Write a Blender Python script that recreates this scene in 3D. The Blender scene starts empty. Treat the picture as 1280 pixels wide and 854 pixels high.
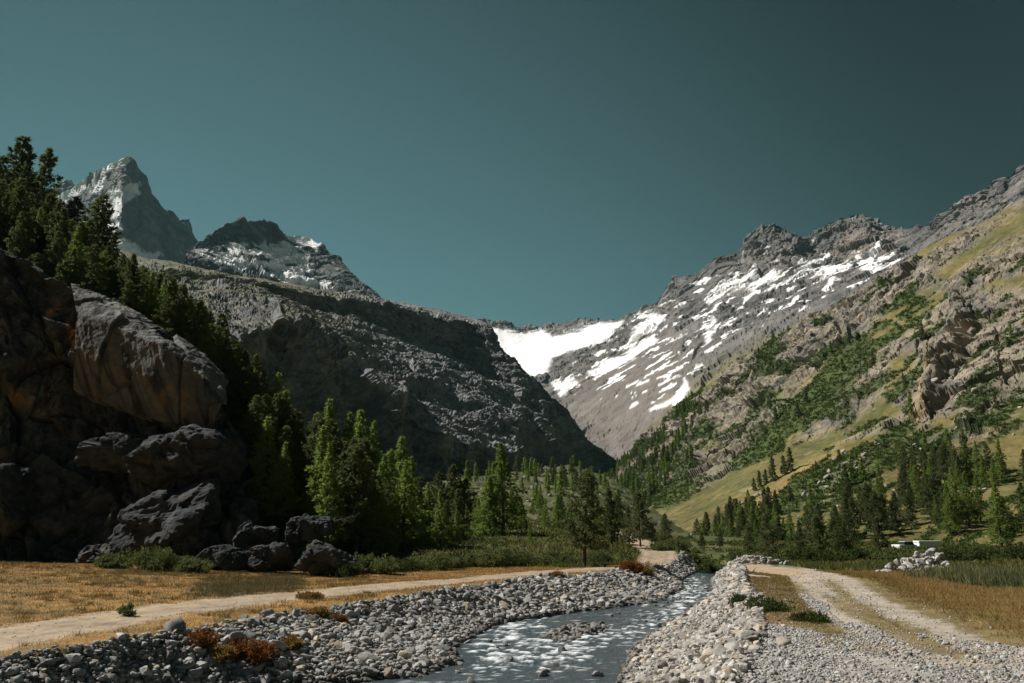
import bpy, math, random
import numpy as np
from mathutils import Vector

random.seed(7)
RNG = np.random.default_rng(11)
scene = bpy.context.scene
COL = scene.collection

# ------------------------------------------------------------------ camera
FPX = 1000.0                      # focal length in pixels of a 1280 px wide frame
PITCH = math.atan((668 - 427) / FPX)
SP, CP = math.sin(PITCH), math.cos(PITCH)
cam_d = bpy.data.cameras.new('camera')
cam_d.sensor_width = 36.0
cam_d.lens = 36.0 * FPX / 1280.0
cam_d.clip_start = 0.2
cam_d.clip_end = 20000
cam = bpy.data.objects.new('camera', cam_d)
cam.location = (0, 0, 0)
cam.rotation_euler = (math.radians(90) + PITCH, 0, 0)
COL.objects.link(cam)
scene.camera = cam

# ------------------------------------------------------------------ sky, sun, exposure
SUN_AZ, SUN_EL = math.radians(-74), math.radians(46)
SUNV = Vector((math.sin(SUN_AZ) * math.cos(SUN_EL), math.cos(SUN_AZ) * math.cos(SUN_EL), math.sin(SUN_EL)))
world = bpy.data.worlds.new('World')
scene.world = world
world.use_nodes = True
wt = world.node_tree
wt.nodes.clear()
def wn(t, **k):
    n = wt.nodes.new(t)
    for a, b in k.items(): setattr(n, a, b)
    return n
sky = wn('ShaderNodeTexSky', sky_type='NISHITA', sun_disc=False, sun_elevation=SUN_EL, sun_rotation=SUN_AZ,
         altitude=1800, air_density=1.0, dust_density=0.6, ozone_density=1.0)
tc = wn('ShaderNodeTexCoord')
dot = wn('ShaderNodeVectorMath', operation='DOT_PRODUCT')
nrm = wn('ShaderNodeVectorMath', operation='NORMALIZE')
wt.links.new(tc.outputs['Generated'], nrm.inputs[0])
wt.links.new(nrm.outputs[0], dot.inputs[0])
dot.inputs[1].default_value = SUNV
# polarised sky
dot.inputs[1].default_value = Vector((-0.30, 0.95, 0.12)).normalized()
mr = wn('ShaderNodeMapRange', interpolation_type='SMOOTHSTEP'); mr.inputs['From Min'].default_value = 0.60; mr.inputs['From Max'].default_value = 1.02
mr.inputs['To Min'].default_value = 0.13; mr.inputs['To Max'].default_value = 1.0
wt.links.new(dot.outputs['Value'], mr.inputs['Value'])
bw = wn('ShaderNodeRGBToBW'); wt.links.new(sky.outputs[0], bw.inputs[0])
teal = wn('ShaderNodeMix', data_type='RGBA'); teal.inputs['Factor'].default_value = 0.84
wt.links.new(sky.outputs[0], teal.inputs['A']); wt.links.new(bw.outputs[0], teal.inputs['B'])
tint = wn('ShaderNodeMix', data_type='RGBA', blend_type='MULTIPLY'); tint.inputs['Factor'].default_value = 1.0
wt.links.new(teal.outputs['Result'], tint.inputs['A']); tint.inputs['B'].default_value = (0.20, 0.400, 0.400, 1)
pol = wn('ShaderNodeVectorMath', operation='SCALE')
wt.links.new(tint.outputs['Result'], pol.inputs[0]); wt.links.new(mr.outputs[0], pol.inputs['Scale'])
sepz = wn('ShaderNodeSeparateXYZ'); wt.links.new(nrm.outputs[0], sepz.inputs[0])
elv = wn('ShaderNodeMapRange'); elv.inputs['From Min'].default_value = 0.1; elv.inputs['From Max'].default_value = 0.6
elv.inputs['To Min'].default_value = 1.05; elv.inputs['To Max'].default_value = 0.95
wt.links.new(sepz.outputs['Z'], elv.inputs['Value'])
pol2 = wn('ShaderNodeVectorMath', operation='SCALE')
wt.links.new(pol.outputs[0], pol2.inputs[0]); wt.links.new(elv.outputs[0], pol2.inputs['Scale'])
bg = wn('ShaderNodeBackground'); bg.inputs['Strength'].default_value = 0.10
wt.links.new(pol2.outputs[0], bg.inputs['Color'])
wo = wn('ShaderNodeOutputWorld'); wt.links.new(bg.outputs[0], wo.inputs['Surface'])

sun_d = bpy.data.lights.new('sun', 'SUN')
sun_d.energy = 4.2
sun_d.angle = math.radians(0.5)
sun_d.color = (1.0, 0.95, 0.88)
sun = bpy.data.objects.new('sun', sun_d)
sun.rotation_euler = SUNV.to_track_quat('Z', 'Y').to_euler()
sun.location = SUNV * 300
COL.objects.link(sun)
vs = scene.view_settings
vs.view_transform = 'Standard'
vs.look = 'None'
vs.exposure = 0.72
vs.gamma = 1.0
vs.use_curve_mapping = False
scene.cycles.max_bounces = 6
scene.cycles.diffuse_bounces = 2
scene.cycles.transmission_bounces = 4
scene.cycles.volume_bounces = 0
scene.cycles.volume_step_rate = 1.0
scene.cycles.use_denoising = True

# ------------------------------------------------------------------ projection helpers (pixels of the 1280x854 photograph)
def ray(px, py):
    a = (np.asarray(px, float) - 640) / FPX
    b = (427 - np.asarray(py, float)) / FPX
    return a, CP - b * SP, SP + b * CP
def unp(px, py, Y):
    a, dy, dz = ray(px, py)
    t = np.asarray(Y, float) / dy
    return np.stack([a * t, dy * t, dz * t], -1)
def onz(px, py, z):
    a, dy, dz = ray(px, py)
    t = z / dz
    return np.stack([a * t, dy * t, dz * t], -1)
def proj(P):
    X, Y, Z = P[..., 0], P[..., 1], P[..., 2]
    zc = np.maximum(Y * CP + Z * SP, 0.05)
    return 640 + FPX * X / zc, 427 - FPX * (Z * CP - Y * SP) / zc

# ------------------------------------------------------------------ noise
_p = np.random.default_rng(3).permutation(256).astype(np.int32)
PERM = np.concatenate([_p, _p, _p])
_g = np.random.default_rng(4).normal(size=(256, 3)).astype(np.float32)
GRAD = _g / np.linalg.norm(_g, axis=1, keepdims=True)
RT = np.random.default_rng(5).random((256, 8)).astype(np.float32)
def _hash(i, j, k):
    return PERM[PERM[PERM[i & 255] + (j & 255)] + (k & 255)]
def perlin(p):
    p = np.ascontiguousarray(p, dtype=np.float32)
    i = np.floor(p).astype(np.int32)
    f = p - i
    u = f * f * f * (f * (f * 6 - 15) + 10)
    r = 0
    for dx in (0, 1):
        wx = u[:, 0] if dx else 1 - u[:, 0]
        for dy in (0, 1):
            wy = u[:, 1] if dy else 1 - u[:, 1]
            for dz in (0, 1):
                wz = u[:, 2] if dz else 1 - u[:, 2]
                g = GRAD[_hash(i[:, 0] + dx, i[:, 1] + dy, i[:, 2] + dz)]
                d = g[:, 0] * (f[:, 0] - dx) + g[:, 1] * (f[:, 1] - dy) + g[:, 2] * (f[:, 2] - dz)
                r = r + wx * wy * wz * d
    return r * 1.5
def fbm(p, octs=5, gain=0.5, lac=2.03):
    a, r, t = 1.0, 0, 0
    for o in range(octs):
        r = r + a * perlin(p * (lac ** o) + 17.3 * o); t += a; a *= gain
    return r / t
def ridged(p, octs=5, gain=0.5, lac=2.07):
    a, r, t = 1.0, 0, 0
    w = 1.0
    for o in range(octs):
        n = 1 - np.abs(perlin(p * (lac ** o) + 9.1 * o)) * 1.6
        n = np.clip(n, 0, 1) ** 2
        r = r + a * n * w; t += a
        w = np.clip(n * 1.6, 0, 1)
        a *= gain
    return r / t
def facets(p, seed=0):
    """blocky rock: every Voronoi cell is a tilted plane; returns height and distance to the crack"""
    p = np.asarray(p, np.float32) + seed * 31.7
    c = np.floor(p).astype(np.int32)
    d1 = np.full(len(p), 9e9, np.float32); d2 = d1.copy(); h = np.zeros(len(p), np.float32)
    for dx in (-1, 0, 1):
        for dy in (-1, 0, 1):
            for dz in (-1, 0, 1):
                cc = c + np.array([dx, dy, dz], np.int32)
                r = RT[_hash(cc[:, 0], cc[:, 1], cc[:, 2])]
                v = p - (cc + r[:, :3])
                d = (v * v).sum(1)
                hh = r[:, 3] - 0.5 + ((r[:, 4:7] - 0.5) * v).sum(1) * 1.5
                near = d < d1
                d2 = np.where(near, d1, np.minimum(d2, d))
                h = np.where(near, hh, h)
                d1 = np.where(near, d, d1)
    return h, np.sqrt(d2) - np.sqrt(d1)
def sstep(a, b, x):
    t = np.clip((x - a) / (b - a), 0, 1)
    return t * t * (3 - 2 * t)
def mixc(c, col, m):
    return c * (1 - m[:, None]) + np.asarray(col, np.float32) * m[:, None]
def polydist(px, py, poly):
    """signed distance to a polygon, positive inside"""
    q = np.asarray(poly, float)
    inside = np.zeros(px.shape, bool); d = np.full(px.shape, 1e9)
    for k in range(len(q)):
        x0, y0 = q[k]; x1, y1 = q[(k + 1) % len(q)]
        t = np.clip(((px - x0) * (x1 - x0) + (py - y0) * (y1 - y0)) / ((x1 - x0) ** 2 + (y1 - y0) ** 2 + 1e-9), 0, 1)
        d = np.minimum(d, np.hypot(px - x0 - t * (x1 - x0), py - y0 - t * (y1 - y0)))
        if y0 != y1:
            cr = ((y0 > py) != (y1 > py)) & (px < (x1 - x0) * (py - y0) / (y1 - y0) + x0)
            inside ^= cr
    return np.where(inside, d, -d)
def linedist(x, y, line):
    q = np.asarray(line, float); d = np.full(x.shape, 1e9)
    for k in range(len(q) - 1):
        x0, y0 = q[k][:2]; x1, y1 = q[k + 1][:2]
        t = np.clip(((x - x0) * (x1 - x0) + (y - y0) * (y1 - y0)) / ((x1 - x0) ** 2 + (y1 - y0) ** 2 + 1e-9), 0, 1)
        d = np.minimum(d, np.hypot(x - x0 - t * (x1 - x0), y - y0 - t * (y1 - y0)))
    return d

# ------------------------------------------------------------------ mesh helpers
def np_mesh(name, V, Fc, col=None, smooth=True, matidx=None):
    V = np.asarray(V, np.float32); Fc = np.asarray(Fc, np.int32)
    k = Fc.shape[1]
    me = bpy.data.meshes.new(name)
    me.vertices.add(len(V)); me.vertices.foreach_set('co', V.ravel())
    me.loops.add(Fc.size); me.loops.foreach_set('vertex_index', Fc.ravel())
    me.polygons.add(len(Fc))
    me.polygons.foreach_set('loop_start', np.arange(0, Fc.size, k, dtype=np.int32))
    try: me.polygons.foreach_set('loop_total', np.full(len(Fc), k, np.int32))
    except Exception: pass
    me.polygons.foreach_set('use_smooth', np.full(len(Fc), bool(smooth)))
    if matidx is not None: me.polygons.foreach_set('material_index', np.asarray(matidx, np.int32))
    if col is not None:
        ca = me.color_attributes.new('Col', 'FLOAT_COLOR', 'POINT')
        c4 = np.ones((len(V), 4), np.float32); c4[:, :3] = np.clip(col, 0, 1)
        ca.data.foreach_set('color', c4.ravel())
    me.update(calc_edges=True)
    return me
def link(name, me, mat=None, parent=None, loc=None):
    o = bpy.data.objects.new(name, me)
    if mat is not None:
        for m in (mat if isinstance(mat, (list, tuple)) else [mat]):
            if m.name not in [x.name for x in me.materials if x]: me.materials.append(m)
    COL.objects.link(o)
    if parent is not None: o.parent = parent
    if loc is not None: o.location = loc
    return o
def tag(o, label=None, cat=None, group=None, kind=None):
    if label: o['label'] = label
    if cat: o['category'] = cat
    if group: o['group'] = group
    if kind: o['kind'] = kind
    return o
def empty(name, loc=(0, 0, 0), rz=0.0, s=1.0):
    o = bpy.data.objects.new(name, None)
    o.location = loc; o.rotation_euler = (0, 0, rz); o.scale = (s, s, s)
    o.empty_display_size = 0.2
    COL.objects.link(o)
    return o
def gridfaces(nu, nv, wrap=False):
    a = np.arange(nu * nv).reshape(nv, nu)
    if wrap: a = np.concatenate([a, a[:, :1]], 1)
    return np.stack([a[:-1, :-1].ravel(), a[:-1, 1:].ravel(), a[1:, 1:].ravel(), a[1:, :-1].ravel()], 1)
def gnormals(P):
    du = np.gradient(P, axis=1); dv = np.gradient(P, axis=0)
    n = np.cross(du, dv)
    return n / (np.linalg.norm(n, axis=-1, keepdims=True) + 1e-9)

# ------------------------------------------------------------------ materials
def new_mat(name):
    m = bpy.data.materials.new(name); m.use_nodes = True
    nt = m.node_tree; nt.nodes.clear()
    def n(t, **k):
        x = nt.nodes.new(t)
        for a, b in k.items(): setattr(x, a, b)
        return x
    return m, nt, n
def surf_mat(name, s1, s2, bump=0.5, bdist=0.2, rough=0.92, var=0.35, spec=0.15):
    """terrain surface: colour attribute broken up by two scales of noise, bumped"""
    m, nt, n = new_mat(name); L = nt.links.new
    att = n('ShaderNodeAttribute', attribute_name='Col')
    geo = n('ShaderNodeTexCoord')
    n1 = n('ShaderNodeTexNoise'); n1.inputs['Scale'].default_value = s1; n1.inputs['Detail'].default_value = 6; n1.inputs['Roughness'].default_value = 0.65
    n2 = n('ShaderNodeTexNoise'); n2.inputs['Scale'].default_value = s2; n2.inputs['Detail'].default_value = 5
    L(geo.outputs['Object'], n1.inputs['Vector']); L(geo.outputs['Object'], n2.inputs['Vector'])
    ad = n('ShaderNodeMath', operation='ADD'); L(n1.outputs['Fac'], ad.inputs[0]); L(n2.outputs['Fac'], ad.inputs[1])
    mp = n('ShaderNodeMapRange'); mp.inputs['From Min'].default_value = 0.65; mp.inputs['From Max'].default_value = 1.35
    mp.inputs['To Min'].default_value = 1 - var; mp.inputs['To Max'].default_value = 1 + var
    L(ad.outputs[0], mp.inputs['Value'])
    bw_ = n('ShaderNodeRGBToBW'); L(att.outputs['Color'], bw_.inputs[0])
    keep = n('ShaderNodeMapRange'); keep.inputs['From Min'].default_value = .38; keep.inputs['From Max'].default_value = .62; keep.inputs['To Min'].default_value = 1; keep.inputs['To Max'].default_value = .12
    L(bw_.outputs[0], keep.inputs['Value'])
    one = n('ShaderNodeMix', data_type='FLOAT'); L(keep.outputs[0], one.inputs['Factor']); one.inputs['A'].default_value = 1.0; L(mp.outputs[0], one.inputs['B'])
    sc = n('ShaderNodeVectorMath', operation='SCALE'); L(att.outputs['Color'], sc.inputs[0]); L(one.outputs['Result'], sc.inputs['Scale'])
    b = n('ShaderNodeBsdfPrincipled'); b.inputs['Roughness'].default_value = rough
    b.inputs['Specular IOR Level'].default_value = spec
    L(sc.outputs[0], b.inputs['Base Color'])
    bp = n('ShaderNodeBump'); bp.inputs['Strength'].default_value = bump; bp.inputs['Distance'].default_value = bdist
    L(n1.outputs['Fac'], bp.inputs['Height']); L(bp.outputs[0], b.inputs['Normal'])
    o = n('ShaderNodeOutputMaterial'); L(b.outputs[0], o.inputs['Surface'])
    return m
def leaf_mat(name, c0, c1, trans=0.35, ns=0.6):
    m, nt, n = new_mat(name); L = nt.links.new
    oi = n('ShaderNodeObjectInfo'); geo = n('ShaderNodeTexCoord')
    nz = n('ShaderNodeTexNoise'); nz.inputs['Scale'].default_value = ns; nz.inputs['Detail'].default_value = 3
    L(geo.outputs['Object'], nz.inputs['Vector'])
    ri = n('ShaderNodeNewGeometry')
    a1 = n('ShaderNodeMath', operation='ADD'); L(nz.outputs['Fac'], a1.inputs[0]); L(oi.outputs['Random'], a1.inputs[1])
    a2 = n('ShaderNodeMath', operation='ADD'); L(a1.outputs[0], a2.inputs[0]); L(ri.outputs['Random Per Island'], a2.inputs[1])
    mp = n('ShaderNodeMapRange'); mp.inputs['From Min'].default_value = 0.5; mp.inputs['From Max'].default_value = 2.3
    L(a2.outputs[0], mp.inputs['Value'])
    mx = n('ShaderNodeMix', data_type='RGBA'); L(mp.outputs[0], mx.inputs['Factor'])
    mx.inputs['A'].default_value = (*c0, 1); mx.inputs['B'].default_value = (*c1, 1)
    d = n('ShaderNodeBsdfDiffuse'); t = n('ShaderNodeBsdfTranslucent')
    L(mx.outputs['Result'], d.inputs['Color']); L(mx.outputs['Result'], t.inputs['Color'])
    ms = n('ShaderNodeMixShader'); ms.inputs[0].default_value = trans
    L(d.outputs[0], ms.inputs[1]); L(t.outputs[0], ms.inputs[2])
    o = n('ShaderNodeOutputMaterial'); L(ms.outputs[0], o.inputs['Surface'])
    return m
def attr_leaf_mat(name, trans=0.3):
    m, nt, n = new_mat(name); L = nt.links.new
    att = n('ShaderNodeAttribute', attribute_name='Col')
    ri = n('ShaderNodeNewGeometry')
    mp = n('ShaderNodeMapRange'); mp.inputs['To Min'].default_value = 0.65; mp.inputs['To Max'].default_value = 1.35
    L(ri.outputs['Random Per Island'], mp.inputs['Value'])
    sc = n('ShaderNodeVectorMath', operation='SCALE'); L(att.outputs['Color'], sc.inputs[0]); L(mp.outputs[0], sc.inputs['Scale'])
    d = n('ShaderNodeBsdfDiffuse'); t = n('ShaderNodeBsdfTranslucent')
    L(sc.outputs[0], d.inputs['Color']); L(sc.outputs[0], t.inputs['Color'])
    ms = n('ShaderNodeMixShader'); ms.inputs[0].default_value = trans
    L(d.outputs[0], ms.inputs[1]); L(t.outputs[0], ms.inputs[2])
    o = n('ShaderNodeOutputMaterial'); L(ms.outputs[0], o.inputs['Surface'])
    return m
def plain_mat(name, c, rough=0.6, spec=0.3, var=0.15, scale=8.0, metal=0.0):
    m, nt, n = new_mat(name); L = nt.links.new
    geo = n('ShaderNodeTexCoord')
    nz = n('ShaderNodeTexNoise'); nz.inputs['Scale'].default_value = scale; nz.inputs['Detail'].default_value = 4
    L(geo.outputs['Object'], nz.inputs['Vector'])
    mp = n('ShaderNodeMapRange'); mp.inputs['To Min'].default_value = 1 - var; mp.inputs['To Max'].default_value = 1 + var
    L(nz.outputs['Fac'], mp.inputs['Value'])
    sc = n('ShaderNodeVectorMath', operation='SCALE'); sc.inputs[0].default_value = c; L(mp.outputs[0], sc.inputs['Scale'])
    b = n('ShaderNodeBsdfPrincipled'); b.inputs['Roughness'].default_value = rough; b.inputs['Specular IOR Level'].default_value = spec
    b.inputs['Metallic'].default_value = metal
    L(sc.outputs[0], b.inputs['Base Color'])
    o = n('ShaderNodeOutputMaterial'); L(b.outputs[0], o.inputs['Surface'])
    return m

M_FLOOR = surf_mat('valley_ground', 6.0, 0.7, 0.5, 0.06, var=0.4)
M_FAR = surf_mat('far_rock', 0.045, 0.012, 0.7, 6.0, var=0.4)
M_MID = surf_mat('shoulder_rock', 0.16, 0.03, 0.8, 1.6, var=0.45)
M_SLOPE = surf_mat('slope_rock_and_turf', 0.30, 0.05, 0.7, 0.9, var=0.45)
M_CLIFF = surf_mat('dark_cliff_rock', 1.1, 0.16, 0.9, 0.35, var=0.5)
M_HILL = surf_mat('forest_floor', 0.8, 0.1, 0.5, 0.2, var=0.4)

# ================================================================== valley floor
KY = np.array([-60, 0, 14, 20, 24, 26, 27.5, 28.3, 29.2, 31, 34, 38, 48, 55, 62, 75, 85, 105, 130, 160, 400.])
WATL = np.array([-22, -13, -11, -10.5, -10.8, -10.6, -9.8, -8.6, -6.6, -3.4, -2.2, -2.8, -1.0, 4.4, 10.6, 15.2, 17, 23.5, 28, 33, 80])
WATR = np.array([-6, -1, 0.4, 1.7, 2.6, 3.1, 3.4, 3.6, 3.9, 4.3, 4.9, 5.6, 9.3, 12.2, 15.0, 18.6, 20.6, 27.5, 32, 37, 84])
CRSL = np.array([-30, -21, -16.8, -15.2, -13.7, -12.8, -12.2, -11.9, -11.5, -10.8, -9.7, -8.4, -4.2, -1.8, 1.0, 9.0, 14.9, 21.5, 26, 31, 78])
CRSR = np.array([-3, 0.2, 3.3, 5.6, 6.9, 7.5, 7.95, 8.2, 8.5, 9.2, 9.9, 10.7, 13.2, 15.0, 17.2, 20.6, 22.8, 29.6, 35, 40, 87])
ROADL = [(-19, 0), (-18.2, 12), (-17.3, 20), (-16.6, 26), (-15.3, 34.8), (-12.4, 42.7), (-9.7, 48.5), (-4.7, 59), (0.3, 68), (7.6, 80), (12.6, 87),
         (16.0, 93), (18.4, 103), (19.6, 115), (20.6, 130), (21.8, 146), (22.6, 165), (21, 200)]
RUTR = [(10.0, 0), (10.3, 10), (10.7, 16), (11.2, 19.5), (11.6, 21.7), (12.5, 25), (13.0, 27.7), (14.3, 33), (16.2, 39), (19, 47), (21.5, 56), (22.5, 66), (24.5, 80), (30, 100), (40, 140)]
RUTL = [(7.5, 0), (8.3, 10), (8.8, 14), (9.4, 19.5), (9.8, 21.7), (10.1, 24.3), (11.5, 30), (13.4, 36), (15.5, 42.6), (18.6, 53), (20.4, 66), (22.5, 80), (28, 100)]
def water_z(Y): return np.interp(Y, [-60, 27, 60, 85, 110, 160, 400], [-5.3, -5.0, -4.9, -4.6, -4.2, -3.3, 12])
def floor_z(X, Y):
    X = np.asarray(X, float); Y = np.asarray(Y, float)
    wl, wr = np.interp(Y, KY, WATL), np.interp(Y, KY, WATR)
    cl, cr = np.interp(Y, KY, CRSL), np.interp(Y, KY, CRSR)
    zw = water_z(Y)
    back = np.interp(Y, [0, 92, 130, 200, 300, 400, 600, 1000, 1600, 3000], [0, 0, 2.9, 7.5, 16, 27, 50, 88, 130, 200])
    back = back * (1 - sstep(150, 230, Y) * (1 - np.interp(X / np.maximum(Y, 1), [.07, .13, .21], [1, .80, .30])))
    left = -3.2 + 1.0 * sstep(-17, -42, X) * sstep(95, 60, Y) + back * np.interp(X, [-10, 5, 18, 25], [1.12, 1.0, 0.62, 0.55])
    left = left + 0.5 * np.exp(-(((X + 4) / 16) ** 2 + ((Y - 106) / 7) ** 2)) * 1.5
    right = np.interp(Y, [0, 50, 75, 120, 150], [-2.6, -2.6, -2.9, -3.35, -3.3]) + back * np.interp(X, [20, 40, 80], [0.5, 0.35, 0.3])
    far = sstep(170, 240, Y)
    right = right * (1 - far) + (-3.2 + back * 0.9) * far
    und = fbm(np.stack([X * 0.05, Y * 0.05, X * 0], -1).reshape(-1, 3), 3).reshape(X.shape)
    u2 = ridged(np.stack([X * 0.022 + 3, Y * 0.022, X * 0], -1).reshape(-1, 3), 4).reshape(X.shape) - .4
    und = und + u2 * sstep(130, 260, Y) * 1.3
    left = left + und * (0.35 + 0.02 * np.clip(Y - 90, 0, 150)); right = right + und * (0.18 + 0.015 * np.clip(Y - 90, 0, 150))
    tL = np.clip((X - cl) / np.maximum(wl - cl, 0.3), 0, 1); tR = np.clip((cr - X) / np.maximum(cr - wr, 0.3), 0, 1)
    sL = 1 - (1 - tL) ** 1.25 ; sR = 1 - (1 - tR) ** 1.15
    bed = zw - 0.55 * np.sin(np.clip((X - wl) / np.maximum(wr - wl, .3), 0, 1) * np.pi)
    z = np.where(X < cl, left, np.where(X < wl, left * (1 - sL) + (zw + 0.05) * sL,
        np.where(X < wr, bed, np.where(X < cr, right * (1 - sR) + (zw + 0.05) * sR, right))))
    chan = sstep(135, 104, Y)
    z = z * chan + (1 - chan) * (np.where(X < (wl + wr) / 2, left, right) * (1 - far) + far * (-3.2 + back + und * 3.4))
    # the stone bar in the middle of the river
    ib = np.exp(-(((X - (1.9 + (Y - 40) * .33)) / 1.9) ** 2 + ((Y - 44.5) / 4.6) ** 2) ** 2)
    return z + 0.62 * ib * ((X > wl) & (X < wr))

def build_floor():
    az = np.concatenate([np.linspace(-180, -42, 40)[:-1], np.linspace(-42, 42, 640), np.linspace(42, 180, 40)[1:-1]])
    az = np.radians(az)
    rr = np.concatenate([[0.5, 3], np.geomspace(7, 130, 330), np.geomspace(131, 1500, 130), [2000, 3000, 5000]])
    A, R = np.meshgrid(az, rr)
    X, Y = np.sin(A) * R, np.cos(A) * R
    Yc = np.maximum(Y, -50)
    Z = floor_z(X, Yc)
    rough = fbm(np.stack([X * .7, Y * .7, Z * 0], -1).reshape(-1, 3), 4).reshape(X.shape)
    Z = Z + rough * 0.10 * sstep(0, 20, R)
    dr = linedist(X.ravel(), Y.ravel(), ROADL).reshape(X.shape)
    P = np.stack([X, Y, Z], -1)
    V = P.reshape(-1, 3)
    x, y = V[:, 0], V[:, 1]
    px, py = proj(V)
    n1 = fbm(V * [0.35, 0.35, 0], 4); n2 = fbm(V * [1.6, 1.6, 0] + 5, 4); n3 = fbm(V * [6, 6, 0] + 9, 3)
    n0 = fbm(V * [0.09, 0.09, 0] + 40, 3)
    wl, wr = np.interp(y, KY, WATL), np.interp(y, KY, WATR)
    cl, cr = np.interp(y, KY, CRSL), np.interp(y, KY, CRSR)
    # background meadow: olive turf
    c = np.tile(np.array([0.070, 0.076, 0.030], np.float32), (len(V), 1))
    c = mixc(c, (0.135, 0.115, 0.050), sstep(-0.05, 0.4, n0 + 0.5 * n2) * .8)
    c = mixc(c, (0.055, 0.075, 0.022), sstep(0.0, 0.4, n1 + 0.3 * n3))
    c = mixc(c, (0.20, 0.19, 0.17), sstep(0.25, 0.45, n2 + n0) * sstep(150, 260, y))
    # left field: dry orange grass
    lf = sstep(1.2, -0.4, x - cl + n2) * sstep(96, 84, y + n1 * 6)
    og = mixc(np.tile(np.array([0.27, 0.160, 0.052], np.float32), (len(V), 1)), (0.165, 0.115, 0.045), sstep(-.2, .3, n1 + .8 * n0))
    og = mixc(og, (0.36, 0.20, 0.07), sstep(0.05, 0.45, n2))
    og = mixc(og, (0.20, 0.10, 0.045), sstep(0.15, 0.5, n3 + n1 * .5) * 0.6)
    c = c * (1 - lf[:, None]) + og * lf[:, None]
    # dark weedy patch on the bank beside the road
    m = sstep(-14, 6, polydist(px, py, [(250, 736), (280, 724), (340, 719), (372, 724), (365, 735), (300, 745)]) + n2 * 30 + n1 * 14) * (y > 20)
    c = mixc(c, (0.095, 0.075, 0.05), m * 0.8)
    # right field
    rt = sstep(-0.3, 0.6, x - cr + n2 * 0.8) * sstep(74, 60, y + n1 * 8)
    rg = mixc(np.tile(np.array([0.235, 0.145, 0.074], np.float32), (len(V), 1)), (0.22, 0.155, 0.06), sstep(-.2, .3, n1))
    rg = mixc(rg, (0.16, 0.11, 0.04), sstep(0.05, 0.5, n2 + .4 * n3) * .7)
    c = c * (1 - rt[:, None]) + rg * rt[:, None]
    # greener, thinner turf near the tracks
    d2r = np.minimum(linedist(x, y, RUTR), linedist(x, y, RUTL))
    c = mixc(c, (0.15, 0.122, 0.055), sstep(2.6, 0.8, d2r + n2 * 1.5) * rt * 0.8)
    # gravel on the right bank: foreground apron and the strip along the crest
    gr = np.maximum(sstep(1.0, -1.0, y - (19.5 - 0.55 * np.clip(x - 8.6, 0, 20)) + n1 * 2.2 + n2 * 1.2),
                    sstep(1.5, 0.4, x - cr - 0.8 + n1 * 1.5 + n2 * .8) * sstep(75, 55, y))
    gr = gr * (x > wr) * sstep(13.5, 10.5, x + n2 * 2)
    patch = sstep(-3, 4, polydist(px, py, [(915, 738), (935, 722), (985, 722), (1000, 742), (1022, 768), (1062, 786), (1050, 797), (1000, 785), (955, 780), (940, 757)]) + n2 * 9) * (y > 15) * (y < 60)
    patch = np.maximum(patch, sstep(-2, 3, polydist(px, py, [(1020, 738), (1045, 745), (1085, 768), (1130, 785), (1190, 812), (1215, 830), (1150, 815), (1090, 785), (1050, 765)]) + n2 * 8) * (y > 13) * (y < 60))
    gr = gr * (1 - patch)
    gcol = mixc(np.tile(np.array([0.33, 0.31, 0.285], np.float32), (len(V), 1)), (0.20, 0.18, 0.16), sstep(0, .5, n3 + n2))
    gcol = mixc(gcol, (0.36, 0.325, 0.28), sstep(0.1, .5, n1))
    c = c * (1 - gr[:, None]) + gcol * gr[:, None]
    # wheel ruts and the road
    rd = sstep(2.7, 1.7, dr.ravel() + n2 * 0.8 + n3 * .3) * sstep(215, 150, y)
    hump = sstep(0.55, 0.2, np.abs(dr.ravel()) + n2 * .5) * sstep(.0, .4, n1 + .2) * .35
    roadc = mixc(np.tile(np.array([0.34, 0.265, 0.185], np.float32), (len(V), 1)), (0.26, 0.21, 0.155), sstep(0, .5, n2 + n3))
    c = c * (1 - rd[:, None]) + roadc * rd[:, None]
    c = mixc(c, (0.22, 0.16, 0.06), hump * rd)
    c = mixc(c, (0.235, 0.195, 0.15), sstep(.35, .1, np.abs(np.abs(dr.ravel()) - .95) + n2 * .3) * rd * .6)
    for ln, w in ((RUTR, 0.50), (RUTL, 0.55)):
        d = linedist(x, y, ln)
        r_ = sstep(w + .30, w - .20, d + n2 * 0.5 + n3 * .3) * sstep(130, 80, y) * (1 - .85 * patch)
        c = c * (1 - r_[:, None]) + mixc(gcol, (0.36, 0.29, 0.21), np.full(len(V), .55)) * r_[:, None]
    # the gravel turning place at the end of the right-hand track
    g2 = sstep(-4, 3, polydist(px, py, [(905, 713), (960, 709), (1060, 713), (1050, 724), (1000, 728), (960, 722), (920, 724)]) + n2 * 6) * (y > 30) * (y < 90) * (x > cr - 1)
    c = mixc(c, (0.38, 0.32, 0.25), g2)
    g3 = sstep(2.0, 1.0, linedist(px, py, [(1000, 718), (960, 712), (925, 704), (905, 700)]) / 3.0) * (y > 40) * (y < 130) * (x > cr)
    c = mixc(c, (0.36, 0.27, 0.18), g3)
    # banks and river bed
    bank = np.maximum(sstep(-0.5, 0.4, x - cl + n2 * .8 - 0.6) * sstep(0.5, -0.2, x - wl - 1), sstep(0.5, -0.4, x - cr + .7 + n2 * .8) * sstep(-0.5, .2, x - wr + 1))
    bed = (x > wl - .6) & (x < wr + .6)
    bk = np.maximum(bank, bed * 1.0) * sstep(106, 94, y)
    bcol = mixc(np.tile(np.array([0.20, 0.195, 0.185], np.float32), (len(V), 1)), (0.11, 0.105, 0.10), sstep(0, .5, n3 + n2))
    c = c * (1 - bk[:, None]) + bcol * bk[:, None]
    me = np_mesh('ground', V, gridfaces(len(az), len(rr), wrap=True), c)
    tag(link('ground', me, M_FLOOR), kind='structure')
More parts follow.
